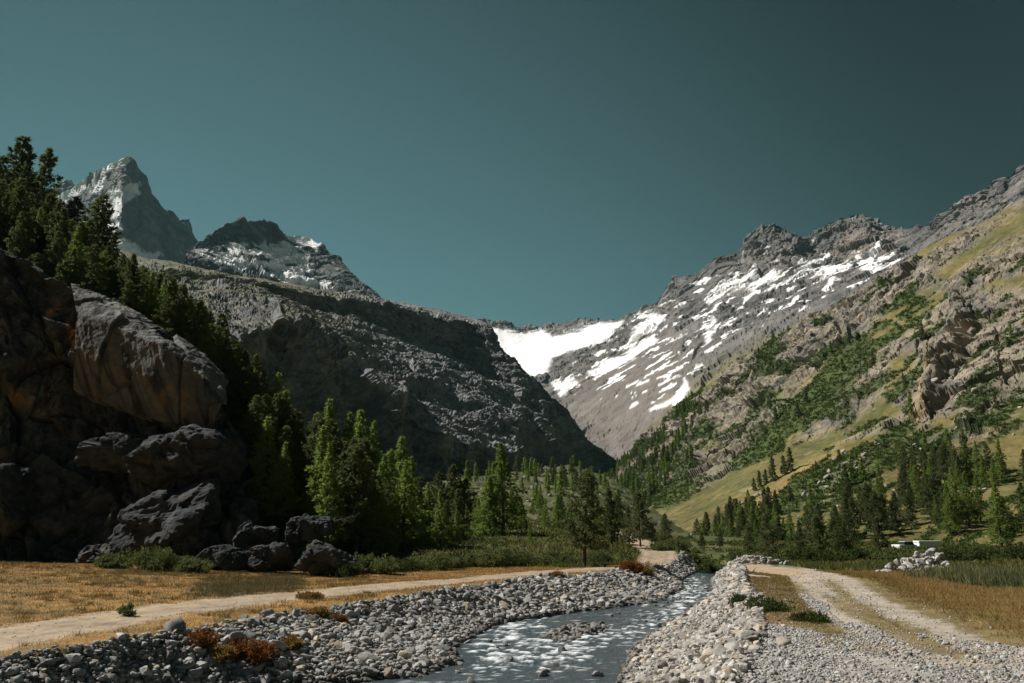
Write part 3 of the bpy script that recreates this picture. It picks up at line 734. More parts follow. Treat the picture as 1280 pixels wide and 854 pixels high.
    rock = mixc(rock, (0.09, 0.085, 0.08), sstep(.2, .5, n3 + .3 * n2) * .55)
    ochre = sstep(-6, 6, polydist(px, py, [(1128, 540), (1140, 505), (1160, 470), (1172, 440), (1168, 480), (1152, 525), (1135, 545)]) + 4 * n2)
    rock = mixc(rock, (0.42, 0.31, 0.17), ochre * .7)
    bare = np.clip(crag * 1.35 + prow + cut - .35 * sstep(.75, .95, N2[:, 2] + .2 * n2) + .3 * n2, 0, 1)
    stones = sstep(.34, .42, n2 + .15 * n3) * .8 * sstep(700, 600, py) * (1 - .6 * meadow)
    bare = np.maximum(bare, stones)
    c = turf * (1 - bare[:, None]) + rock * bare[:, None]
    # green alder scrub in streaks
    ex, ey = .84, -.54
    al = px * ex + py * ey; ac = -px * ey + py * ex
    st = fbm(np.stack([al / 60, ac / 15, px * 0], -1) + .3 * n1[:, None], 4)
    zone = np.maximum.reduce([sstep(-22, 16, polydist(px, py, [(800, 610), (850, 560), (900, 540), (990, 500), (1060, 430), (1110, 400), (1130, 410), (1110, 470), (1060, 510), (960, 575), (880, 625), (830, 640), (790, 640)])),
                              sstep(-22, 16, polydist(px, py, [(940, 640), (1000, 590), (1080, 550), (1160, 520), (1190, 540), (1180, 575), (1100, 590), (1040, 620), (980, 650)])),
                              sstep(-16, 16, polydist(px, py, [(1215, 500), (1250, 450), (1300, 420), (1300, 490), (1250, 530), (1220, 545)])),
                              .8 * sstep(-16, 16, polydist(px, py, [(760, 640), (770, 600), (830, 540), (860, 545), (830, 620), (800, 660)])),
                              .45 * sstep(-16, 16, polydist(px, py, [(1120, 400), (1220, 340), (1300, 310), (1300, 360), (1200, 380)])),
                              .52 * sstep(300, 380, py)])
    sc = sstep(.33, .44, zone * .62 + st * .75 + .12 * n2) * (1 - .92 * meadow) * (1 - prow) * (1 - cut) * (1 - .70 * np.clip(crag * 1.2 - .2, 0, 1) * sstep(.22, -.1, st + .3 * n1))
    c = mixc(c, (0.048, 0.070, 0.022), sc * .9)
    tag(link('mountain_slope', np_mesh('mountain_slope', V, gridfaces(P.shape[1], P.shape[0]), c, False), M_SLOPE), kind='structure')
    return P, nf, sc.reshape(sh)
SLO, SLO_N, SLO_SC = right_slope()

# ---- wooded spur behind the near cliff
def spur():
    rows = [
     [(-260, 700, 104), (0, 690, 104), (100, 692, 103), (200, 690, 101), (283, 690, 96), (330, 700, 88), (400, 716, 72), (450, 716, 73), (520, 708, 86), (600, 690, 112), (660, 678, 135)],
     [(-260, 196, 107), (0, 324, 106), (100, 378, 105), (200, 422, 103), (283, 520, 99), (330, 612, 91), (400, 672, 86), (450, 694, 88), (520, 694, 98), (600, 680, 120), (660, 674, 140)],
     [(-260, 150, 128), (0, 296, 128), (100, 352, 126), (200, 418, 124), (283, 488, 122), (330, 555, 120), (400, 634, 118), (450, 664, 120), (520, 676, 124), (600, 668, 136), (660, 668, 150)],
     [(-260, 120, 165), (0, 280, 165), (100, 344, 162), (200, 420, 158), (283, 500, 155), (330, 570, 152), (400, 640, 150), (450, 660, 150), (520, 668, 152), (600, 662, 160), (660, 664, 170)]]
    P, nf = loft(rows, 260, [30, 50, 40], (0.5, 0.5), 4)
    N = face_camera(P, gnormals(P))
    d = rock_relief(P, N, 16, 1.0, .4, 8) * np.linspace(0.4, 1.3, P.shape[0])[:, None]
    P = shape_out(P, N, d)
    V = P.reshape(-1, 3); n1 = fbm(V / 8, 4); n2 = fbm(V / 2, 4)
    px, py = proj(V)
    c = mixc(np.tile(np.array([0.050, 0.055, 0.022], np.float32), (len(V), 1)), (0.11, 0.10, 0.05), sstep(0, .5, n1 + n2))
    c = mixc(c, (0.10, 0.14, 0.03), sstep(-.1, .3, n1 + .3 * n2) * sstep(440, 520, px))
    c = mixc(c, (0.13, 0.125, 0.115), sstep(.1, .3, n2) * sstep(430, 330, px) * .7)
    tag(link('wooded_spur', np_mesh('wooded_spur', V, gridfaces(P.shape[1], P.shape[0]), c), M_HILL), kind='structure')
    return P, nf
SPU, SPU_N = spur()

# ---- near dark cliff (F)
def cliff():
    rows = [
     [(-300, 705, 80), (-60, 702, 82), (0, 702, 82), (60, 706, 82), (130, 711, 81), (200, 716, 79), (260, 719, 77), (330, 724, 74)],
     [(-300, 600, 85), (-60, 610, 86), (0, 612, 86), (60, 600, 87), (130, 610, 86), (200, 620, 85), (260, 640, 84), (318, 690, 80)],
     [(-300, 480, 88), (-60, 500, 90), (0, 520, 89), (60, 530, 92), (130, 535, 92), (200, 540, 91), (255, 560, 89), (305, 640, 85)],
     [(-300, 380, 91), (-60, 420, 92), (0, 430, 92), (60, 440, 93), (130, 450, 93), (200, 470, 92), (250, 500, 91), (298, 590, 88)],
     [(-300, 190, 95), (-60, 282, 96), (0, 312, 96), (30, 318, 96), (60, 342, 95.5), (100, 366, 95), (150, 385, 94), (200, 408, 93), (250, 450, 92), (294, 545, 90)]]
    P, nf = loft(rows, 330, [80, 90, 90, 110], (0.12, 0.02), 2)
    N = face_camera(P, gnormals(P))
    V0 = P.reshape(-1, 3)
    d = rock_relief(P, N, 15, 1.9, 1.2, 10, (1, 1, .75)).ravel()
    f, e = facets(V0 / np.array([9, 9, 6.5]) + np.stack([V0[:, 2] * .04, V0[:, 2] * 0, V0[:, 0] * .05], -1), 12)
    d = d + 2.6 * f - 1.1 * sstep(.1, 0, e)
    d = d * np.concatenate([np.ones(nf - 20), np.linspace(1, .5, 20), np.full(P.shape[0] - nf, .5)])[:, None].repeat(P.shape[1], 1).ravel()
    P0 = P; P = shape_out(P, N, d.reshape(P.shape[:2]))
    V = P.reshape(-1, 3); n1 = fbm(V / 5, 4); n2 = fbm(V / 1.4, 4); px, py = proj(V)
    stx = fbm(np.stack([V[:, 0] * 1.1, V[:, 1] * 1.1, V[:, 2] * .10], -1), 4)
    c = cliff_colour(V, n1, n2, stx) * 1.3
    for pl, k in (([(82, 400), (103, 398), (104, 420), (97, 450), (86, 425)], .85), ([(58, 392), (72, 382), (72, 395), (60, 398)], .6), ([(128, 575), (150, 545), (146, 565), (133, 590)], .9), ([(10, 490), (45, 480), (40, 505), (14, 508)], .35)):
        c = mixc(c, (0.30, 0.165, 0.07), sstep(-3, 3, polydist(px, py, pl) + 6 * n2) * k)
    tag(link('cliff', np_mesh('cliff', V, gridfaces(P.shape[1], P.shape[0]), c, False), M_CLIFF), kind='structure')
    return P, nf
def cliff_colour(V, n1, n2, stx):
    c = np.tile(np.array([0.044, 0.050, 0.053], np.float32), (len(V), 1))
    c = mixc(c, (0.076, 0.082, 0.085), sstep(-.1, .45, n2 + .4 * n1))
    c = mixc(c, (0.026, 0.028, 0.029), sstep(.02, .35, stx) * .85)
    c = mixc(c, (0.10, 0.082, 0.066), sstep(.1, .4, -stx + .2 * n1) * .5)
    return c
CLI, CLI_N = cliff()
def slab():
    rows = [
     [(92, 500, 96), (150, 520, 95), (215, 538, 94), (258, 548, 93), (272, 540, 93)],
     [(92, 486, 90.5), (150, 512, 89.5), (215, 531, 87.5), (262, 541, 86.5), (280, 520, 88)],
     [(94, 440, 89.8), (150, 458, 88.4), (210, 480, 86.6), (262, 508, 85.6), (285, 500, 87.5)],
     [(96, 392, 91), (150, 408, 89.6), (205, 432, 88), (255, 470, 87.2), (284, 490, 88.6)],
     [(92, 372, 93.5), (150, 392, 92.5), (205, 417, 91), (255, 456, 90.2), (284, 485, 90)],
     [(88, 356, 97), (150, 379, 96.5), (205, 405, 95.5), (255, 444, 94.5), (284, 479, 93)]]
    P, nf = loft(rows, 240, [20, 50, 50, 26, 34], (.08, .1), 6)
    for _ in range(3): P[:, 1:-1] = (P[:, :-2] + 2 * P[:, 1:-1] + P[:, 2:]) / 4
    N = face_camera(P, gnormals(P))
    V0 = P.reshape(-1, 3); n1 = fbm(V0 / 5, 4); n2 = fbm(V0 / 1.4, 4)
    fl = np.stack([V0[:, 0] * .95 + V0[:, 2] * .42, V0[:, 1] * .5, V0[:, 2] * .10], -1)
    stx = fbm(fl, 5); f, e = facets(V0 / np.array([5.5, 9, 14]), 31)
    cr = sstep(.07, .0, e) 
    d = stx * .30 + n2 * .16 + n1 * .5 + f * .5 - cr * .55
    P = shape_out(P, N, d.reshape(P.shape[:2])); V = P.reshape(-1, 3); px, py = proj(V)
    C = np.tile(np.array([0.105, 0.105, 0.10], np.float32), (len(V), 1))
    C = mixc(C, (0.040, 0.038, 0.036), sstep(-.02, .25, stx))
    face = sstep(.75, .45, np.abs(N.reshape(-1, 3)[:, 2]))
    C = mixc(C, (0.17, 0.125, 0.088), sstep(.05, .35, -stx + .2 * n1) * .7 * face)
    C = mixc(C, (0.20, 0.205, 0.20), sstep(-.1, .3, n2) * .75 * (1 - face))  # sheen of grazing light on the slab's top plane, put into the colour
    for pl in ([(200, 488), (212, 480), (206, 508), (200, 512)], [(222, 485), (238, 485), (234, 522), (224, 525)]):
        C = mixc(C, (0.24, 0.145, 0.06), sstep(-3, 4, polydist(px, py, pl) + 6 * n2) * .4)
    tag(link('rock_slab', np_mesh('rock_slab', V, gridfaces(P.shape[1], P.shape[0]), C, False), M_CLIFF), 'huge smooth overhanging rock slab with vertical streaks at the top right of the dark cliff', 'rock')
slab()

def haze():
    m, nt, n = new_mat('mountain_haze')
    v = n('ShaderNodeVolumePrincipled'); v.inputs['Color'].default_value = (0.42, 0.86, 0.92, 1); v.inputs['Density'].default_value = HAZE; v.inputs['Anisotropy'].default_value = 0.0
    o = n('ShaderNodeOutputMaterial'); nt.links.new(v.outputs[0], o.inputs['Volume'])
    x, y0, y1, z0, z1 = 5100, -5100, 5800, -12, 1950
    V = [(-x, y0, z0), (x, y0, z0), (x, y1, z0), (-x, y1, z0), (-x, y0, z1), (x, y0, z1), (x, y1, z1), (-x, y1, z1)]
    Fc = [(0, 3, 2, 1), (4, 5, 6, 7), (0, 1, 5, 4), (1, 2, 6, 5), (2, 3, 7, 6), (3, 0, 4, 7)]
    tag(link('haze', np_mesh('haze', V, Fc, None, False), m), kind='stuff')
HAZE = 0.000022
if HAZE: haze()

# ================================================================== stones and boulders
import bmesh
def ico(sub):
    bm = bmesh.new(); bmesh.ops.create_icosphere(bm, subdivisions=sub, radius=1.0)
    V = np.array([v.co[:] for v in bm.verts], np.float32); Fc = np.array([[v.index for v in f.verts] for f in bm.faces], np.int32)
    bm.free(); return V / np.linalg.norm(V, axis=1, keepdims=True), Fc
ICO = {k: ico(k) for k in (1, 2, 3, 4, 5)}
def rock_shape(dirs, seed, ncut=13, p=26, rough=0.035, sq=None):
    """a broken stone: a ball cut by random planes, edges worn round"""
    r = np.random.default_rng(seed)
    n = r.normal(size=(ncut, 3)); n /= np.linalg.norm(n, axis=1, keepdims=True)
    n = np.concatenate([n, np.eye(3), -np.eye(3)]); dd = np.concatenate([r.uniform(.50, .95, ncut), r.uniform(.75, 1.0, 6)])
    q = np.maximum(dirs @ n.T, 0) / dd
    rad = (q ** p).sum(1) ** (-1 / p)
    V = dirs * rad[:, None]
    if rough: V = V * (1 + rough * 2 * fbm(dirs * 2.2 + seed * 3.1, 4))[:, None]
    sq = sq if sq is not None else (1.0, r.uniform(.62, .9), r.uniform(.45, .7))
    V = V * np.asarray(sq)
    return (V / np.abs(V).max()).astype(np.float32)
def gz(X, Y):
    X = np.atleast_1d(np.asarray(X, float)); Y = np.atleast_1d(np.asarray(Y, float))
    z = floor_z(X, Y)
    rough = fbm(np.stack([X * .7, Y * .7, X * 0], -1), 4)
    return z + rough * .10
def eul(r, n, tilt=.5):
    """random rotations: free yaw, limited tilt"""
    a = r.uniform(0, 2 * np.pi, n); t = r.normal(0, tilt, n); b = r.uniform(0, 2 * np.pi, n)
    def rz(q): c, s = np.cos(q), np.sin(q); o = np.zeros_like(q); i = o + 1; return np.stack([np.stack([c, -s, o], -1), np.stack([s, c, o], -1), np.stack([o, o, i], -1)], 1)
    def rx(q): c, s = np.cos(q), np.sin(q); o = np.zeros_like(q); i = o + 1; return np.stack([np.stack([i, o, o], -1), np.stack([o, c, -s], -1), np.stack([o, s, c], -1)], 1)
    return rz(b) @ rx(t) @ rz(a)
def stone_mat(name, attr):
    m, nt, n = new_mat(name); L = nt.links.new
    geo = n('ShaderNodeTexCoord'); gm = n('ShaderNodeNewGeometry')
    nz = n('ShaderNodeTexNoise'); nz.inputs['Scale'].default_value = 9 if attr else 2.5; nz.inputs['Detail'].default_value = 6; nz.inputs['Roughness'].default_value = .7
    L(gm.outputs['Position'] if attr else geo.outputs['Object'], nz.inputs['Vector'])
    mp = n('ShaderNodeMapRange'); mp.inputs['From Min'].default_value = .3; mp.inputs['From Max'].default_value = .7; mp.inputs['To Min'].default_value = .72; mp.inputs['To Max'].default_value = 1.25
    L(nz.outputs['Fac'], mp.inputs['Value'])
    sc = n('ShaderNodeVectorMath', operation='SCALE'); L(mp.outputs[0], sc.inputs['Scale'])
    if attr:
        a = n('ShaderNodeAttribute', attribute_name='Col'); L(a.outputs['Color'], sc.inputs[0])
    else:
        oi = n('ShaderNodeObjectInfo'); L(oi.outputs['Color'], sc.inputs[0])
    b = n('ShaderNodeBsdfPrincipled'); b.inputs['Roughness'].default_value = .85; b.inputs['Specular IOR Level'].default_value = .25
    L(sc.outputs[0], b.inputs['Base Color'])
    bp = n('ShaderNodeBump'); bp.inputs['Strength'].default_value = .4; bp.inputs['Distance'].default_value = .05
    L(nz.outputs['Fac'], bp.inputs['Height']); L(bp.outputs[0], b.inputs['Normal'])
    o = n('ShaderNodeOutputMaterial'); L(b.outputs[0], o.inputs['Surface'])
    return m
M_STONES = stone_mat('river_stones', True)
M_STONE = stone_mat('river_stone', False)
def stone_cols(r, n, warm=.12):
    v = r.normal(.30, .085, n).clip(.10, .56)
    c = np.stack([v * 1.02, v, v * .965], -1)
    w = r.random(n) < warm
    c[w] *= np.array([1.12, .98, .80])
    k = r.random(n) < .10
    c[k] *= .62
    return c.astype(np.float32)
def scatter_banks():
    r = np.random.default_rng(21)
    pts = []
    def bank(n, side, ymin, ymax, med, lo, hi):
        Y = np.exp(r.uniform(np.log(ymin), np.log(ymax), n * 3)) if False else r.uniform(ymin, ymax, n)
        wl, wr = np.interp(Y, KY, WATL), np.interp(Y, KY, WATR); cl, cr = np.interp(Y, KY, CRSL), np.interp(Y, KY, CRSR)
        t = r.random(len(Y))
        X = (cl + .05) + (wl + .10 - cl) * t if side < 0 else (wr - .35) + (cr + .25 - wr + .35) * t
        s = np.exp(r.normal(np.log(med), .42, len(Y))).clip(lo, hi)
        s = s * (np.clip(Y / 21, .55, 1) if side > 0 else np.clip(Y / 32, .6, 1))
        s = np.maximum(s, Y * .0032)
        edge = np.abs(X - (cl if side < 0 else cr)) < .5
        pts.append(np.stack([X, Y, s, np.full(len(Y), side)], -1))
    bank(9000, -1, 15, 52, .23, .09, .75); bank(8500, -1, 15, 52, .14, .07, .26); bank(7000, -1, 48, 108, .32, .16, .8)
    bank(7000, 1, 11, 50, .21, .09, .50); bank(6500, 1, 11, 50, .13, .07, .24); bank(3400, 1, 48, 108, .34, .18, .8)
    # bar in the river
    n = 520; Y = r.normal(44.5, 2.7, n); X = 1.9 + (Y - 40) * .33 + r.normal(0, .95, n)
    pts.append(np.stack([X, Y, np.exp(r.normal(np.log(.26), .4, n)).clip(.1, .6), np.full(n, 2.)], -1))
    # single stones standing in the current
    n = 60; Y = r.uniform(27, 80, n); wl, wr = np.interp(Y, KY, WATL), np.interp(Y, KY, WATR); X = wl + (wr - wl) * r.random(n)
    pts.append(np.stack([X, Y, r.uniform(.2, .55, n), np.full(n, 3.)], -1))
    # heap at the end of the right-hand track, and a scatter on the right strip
    n = 260; a = onz(r.uniform(905, 965, n), np.full(n, 704.), -3.0); X, Y = a[:, 0], a[:, 1] + r.normal(0, 3, n)
    pts.append(np.stack([X, Y, np.exp(r.normal(np.log(.42), .4, n)).clip(.2, .9), np.full(n, 4.)], -1))
    p = np.concatenate(pts)
    X, Y, s, side = p.T
    z = gz(X, Y)
    lift = np.where(side == 4, .75 * np.exp(-((X - X[side == 4].mean()) / 2.4) ** 2) * r.random(len(X)), 0)
    z = z + s * .10 + lift + np.where(np.abs(side) == 1, r.uniform(-.04, .10, len(X)), 0)
    z = np.where(side == 3, water_z(Y) + s * .02, z)
    P = np.stack([X, Y, z], -1)
    px, py = proj(P)
    ok = (px > -60) & (px < 1340) & (py < 900)
    P, s, side = P[ok], s[ok], side[ok]
    ok = linedist(P[:, 0], P[:, 1], ROADL) > 1.7
    P, s, side = P[ok], s[ok], side[ok]
    cols = stone_cols(r, len(P)); cols[side == 1] *= np.array([1.10, 1.06, 1.0]); cols[side == -1] *= .92  # bank facing the sun brightened, bank facing away dimmed: light put into stone colour
    wet = P[:, 2] < water_z(P[:, 1]) + .16
    cols[wet] *= .55
    R = eul(r, len(P), .45)
    scr = s / P[:, 1]
    px, py = proj(P)
    vis = (px > 0) & (px < 1280) & (py < 854) & (side != 4)
    order = np.argsort(-np.where(vis, scr, 0))
    big = order[:290]
    groups = {-1: ('larger stones on the left bank', 'large grey stone standing out among the smaller ones on the left river bank'),
              1: ('larger stones on the right bank', 'large pale stone standing out among the smaller ones on the right river bank'),
              2: ('larger stones on the bar in the river', 'wet grey stone on the low stone bar in the middle of the river'),
              3: ('stones standing in the current', 'wet dark stone standing alone in the running water')}
    meshes = []
    for k in range(14):
        me = np_mesh('river_stone', rock_shape(ICO[3][0], 100 + k, 14, 40, .03), ICO[3][1], None, False); me.materials.append(M_STONE); meshes.append(me)
    from mathutils import Matrix
    for i in big:
        o = bpy.data.objects.new('river_stone', meshes[int(i) % 14])
        o.matrix_world = Matrix.Translation(P[i].tolist()) @ Matrix(R[i].tolist()).to_4x4() @ Matrix.Scale(float(s[i] * .52), 4)
        o.color = (*[float(x) for x in cols[i]], 1)
        g, lab = groups[int(side[i])]
        tag(o, lab, 'stone', g); COL.objects.link(o)
    rest = np.ones(len(P), bool); rest[big] = False
    def merge(name, sel, sub, nvar, seed0, matn):
        idx = np.nonzero(sel)[0]
        if not len(idx): return
        Vs, Fs, Cs, off = [], [], [], 0
        for k in range(nvar):
            ii = idx[k::nvar]
            if not len(ii): continue
            b = rock_shape(ICO[sub][0], seed0 + k); F0 = ICO[sub][1]
            v = np.einsum('nij,vj->nvi', R[ii], b) * (s[ii] * .52)[:, None, None] + P[ii][:, None]
            Vs.append(v.reshape(-1, 3)); Cs.append(np.repeat(cols[ii], len(b), 0))
            Fs.append((F0[None] + (np.arange(len(ii)) * len(b))[:, None, None] + off).reshape(-1, 3)); off += len(ii) * len(b)
        return np.concatenate(Vs), np.concatenate(Fs), np.concatenate(Cs)
    a = merge('', rest & (scr * 1000 > 8), 2, 12, 200, None); b = merge('', rest & (scr * 1000 <= 8), 1, 10, 300, None)
    V = np.concatenate([a[0], b[0]]); Fc = np.concatenate([a[1], b[1] + len(a[0])]); C = np.concatenate([a[2], b[2]])
    o = link('bank_stones', np_mesh('bank_stones', V, Fc, C, False), M_STONES)
    tag(o, 'countless smaller grey stones covering both river banks', 'stones', kind='stuff')
    # pebbles on the gravel
    n = 46000
    Y = np.exp(r.uniform(np.log(11.5), np.log(48), n)); cr = np.interp(Y, KY, CRSR)
    X = cr + .2 + r.random(n) ** 1.3 * np.interp(Y, [11, 20, 26, 48], [7.5, 6.5, 2.4, 2.0])
    keep = fbm(np.stack([X * .6, Y * .6, X * 0], -1), 3) > r.normal(-.18, .25, n)
    X, Y = X[keep], Y[keep]
    qx, qy = proj(np.stack([X, Y, gz(X, Y)], -1)); nq = fbm(np.stack([X * 1.6, Y * 1.6, X * 0], -1), 3) * 9
    veg = np.maximum(polydist(qx, qy, [(915, 738), (935, 722), (985, 722), (1000, 742), (1022, 768), (1062, 786), (1050, 797), (1000, 785), (955, 780), (940, 757)]), polydist(qx, qy, [(1020, 738), (1045, 745), (1085, 768), (1130, 785), (1190, 812), (1215, 830), (1150, 815), (1090, 785), (1050, 765)])) + nq
    k_ = (veg < 0) | (r.random(len(X)) < .04); X, Y = X[k_], Y[k_]
    n = 1500; Ye = np.exp(r.uniform(np.log(13), np.log(60), n)); Xe = np.interp(Ye, [13, 20, 25, 33, 47, 60], [9.6, 10.4, 11.7, 13.4, 17.4, 21]) + r.normal(0, 1.25, n)
    X = np.concatenate([X, Xe]); Y = np.concatenate([Y, Ye])
    n = 420; te = r.random(n) * (len(ROADL) - 4); ie = te.astype(int); fe = te - ie; RL = np.array(ROADL); Pe = RL[ie + 1] * (1 - fe[:, None]) + RL[ie + 2] * fe[:, None]
    X = np.concatenate([X, Pe[:, 0] + r.normal(0, 1.6, n)]); Y = np.concatenate([Y, Pe[:, 1]])
    s_ = np.exp(r.normal(np.log(.040), .45, len(X))).clip(.016, .16); s_ = np.maximum(s_, np.minimum(Y, 34) * .0020)
    Pp = np.stack([X, Y, gz(X, Y) + s_ * .1], -1)
    c2 = stone_cols(r, len(X)); R2 = eul(r, len(X), .4)
    Vs, Fs, Cs, off = [], [], [], 0
    for k in range(6):
        b = rock_shape(ICO[1][0], 500 + k); ii = np.arange(k, len(X), 6)
        v = np.einsum('nij,vj->nvi', R2[ii], b) * (s_[ii] * .6)[:, None, None] + Pp[ii][:, None]
        Vs.append(v.reshape(-1, 3)); Cs.append(np.repeat(c2[ii], len(b), 0)); Fs.append((ICO[1][1][None] + (np.arange(len(ii)) * len(b))[:, None, None] + off).reshape(-1, 3)); off += len(ii) * len(b)
    o = link('gravel', np_mesh('gravel', np.concatenate(Vs), np.concatenate(Fs), np.concatenate(Cs), True), M_STONES)
    tag(o, 'loose grey gravel spread over the right bank and the tracks', 'gravel', kind='stuff')
scatter_banks()

def boulder(name, px, py, Y, w, h, depth, seed, label, cat='boulder', group=None, rot=0, tilt=0, mat=None, col=None, sub=5, ncut=12, p=14, rough=.06, cliffy=True):
    """one big rock: px, py centre, w, h size in pixels at depth Y, depth in metres"""
    c = unp(px, py, Y); k = Y / FPX
    D = ICO[sub][0]
    V = rock_shape(D, seed, ncut, p, rough, (1, 1, 1)) * np.array([w * k / 2, depth / 2, h * k / 2])
    S = w * k
    for q_, am in ((.36, .060), (.16, .030), (.065, .013)):
        f, e = facets(V / (S * q_), seed); V = V + D * ((f - .35 * sstep(.12, 0, e)) * S * am)[:, None]
    V = V + D * (fbm(V / 1.1 + seed, 5) * .22)[:, None] * min(1, w * k * .15)
    ct, st = math.cos(math.radians(tilt)), math.sin(math.radians(tilt))
    V = np.stack([V[:, 0] * ct - V[:, 2] * st, V[:, 1], V[:, 0] * st + V[:, 2] * ct], -1)
    ca, sa = math.cos(math.radians(rot)), math.sin(math.radians(rot))
    V = np.stack([V[:, 0] * ca - V[:, 1] * sa, V[:, 0] * sa + V[:, 1] * ca, V[:, 2]], -1)
    W = V + c
    n1 = fbm(W / 5, 4); n2 = fbm(W / 1.4, 4); stx = fbm(np.stack([W[:, 0] * 1.0, W[:, 1] * 1.0, W[:, 2] * .09], -1), 4)
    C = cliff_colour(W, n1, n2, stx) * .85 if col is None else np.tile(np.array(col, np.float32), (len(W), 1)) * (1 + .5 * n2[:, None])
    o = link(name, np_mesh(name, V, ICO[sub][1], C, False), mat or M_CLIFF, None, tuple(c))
    tag(o, label, cat, group)
    return o, W, n1, n2
def cliff_boulders():
    L = [(232, 575, 85, 150, 92, 9, 41, 'broad angular boulder wedged under the overhanging slab', -14),
         (160, 566, 88, 120, 56, 8, 42, 'flat-topped dark block left of the wedged boulder, below the slab', -8),
         (208, 655, 81, 150, 84, 8, 43, 'wide rounded boulder leaning in the shade behind the leafy shrub', 18),
         (8, 630, 84, 80, 100, 8, 45, 'rounded dark boulder at the left edge of the photo under the cliff', 10),
         (300, 701, 73, 56, 34, 4.5, 48, 'low dark boulder right behind the end of the leafy shrub', 5),
         (342, 694, 72, 66, 40, 4.5, 49, 'brownish grey boulder with a flat top at the foot of the dark trees', -6),
         (408, 703, 67, 84, 40, 5, 50, 'smooth greenish grey boulder beside the road at the edge of the shade', -18),
         (318, 668, 77, 60, 30, 4, 51, 'flat grey boulder resting on the two boulders at the foot of the trees', -12),
         (385, 660, 77, 64, 40, 4, 52, 'rusty brown boulder under the trees above the smooth greenish one', 8),
         (440, 712, 70, 40, 20, 3, 53, 'small dark boulder at the right end of the boulder row by the road', 0),
         (262, 700, 75, 60, 34, 4, 54, 'dark low boulder half hidden by the right end of the leafy shrub', 10)]
    for px, py, Y, w, h, dp, sd, lab, tl in L:
        boulder('boulder', px, py, Y, w, h, dp, sd, lab, tilt=tl)
cliff_boulders()

# ================================================================== trees
M_BARK = plain_mat('bark', (0.075, 0.058, 0.045), .9, .1, .4, 3.0)
M_LARCH = leaf_mat('larch_needles', (0.105, 0.165, 0.032), (0.235, 0.310, 0.075), .50)
M_PINE = leaf_mat('pine_needles', (0.062, 0.086, 0.030), (0.155, 0.175, 0.072), .40)
M_LEAF = leaf_mat('broad_leaves', (0.070, 0.095, 0.030), (0.165, 0.185, 0.070), .35)
M_DARKLEAF = leaf_mat('dark_leaves', (0.035, 0.055, 0.018), (0.085, 0.105, 0.035), .3)
def tube(pts, rad, sides=6):
    pts = np.asarray(pts, float); n = len(pts)
    d = np.gradient(pts, axis=0); d /= np.linalg.norm(d, axis=1, keepdims=True) + 1e-9
    ref = np.where(np.abs(d[:, 2:3]) > .9, np.array([[1., 0, 0]]), np.array([[0, 0, 1.]]))
    a = np.cross(d, ref); a /= np.linalg.norm(a, axis=1, keepdims=True) + 1e-9; b = np.cross(d, a)
    th = np.linspace(0, 2 * np.pi, sides, endpoint=False)
    V = pts[:, None] + np.asarray(rad)[:, None, None] * (a[:, None] * np.cos(th)[None, :, None] + b[:, None] * np.sin(th)[None, :, None])
    i = np.arange(n * sides).reshape(n, sides); j = np.roll(i, -1, 1)
    Fc = np.stack([i[:-1].ravel(), j[:-1].ravel(), j[1:].ravel(), i[1:].ravel()], 1)
    return V.reshape(-1, 3), Fc
def join(parts):
    Vs, Fs, o = [], [], 0
    for v, f in parts: Vs.append(v); Fs.append(f + o); o += len(v)
    return np.concatenate(Vs), np.concatenate(Fs)
def leaves(C, Dv, ln, wd, r):
    """narrow leaf triangles at C pointing along Dv"""
    n = len(C); s = np.cross(Dv, r.normal(size=(n, 3))); s /= np.linalg.norm(s, axis=1, keepdims=True) + 1e-9
    ln = np.broadcast_to(ln, n)[:, None]; wd = np.broadcast_to(wd, n)[:, None]
    V = np.stack([C - s * wd, C + s * wd, C + Dv * ln], 1).reshape(-1, 3)
    return V, np.arange(3 * n).reshape(-1, 3)
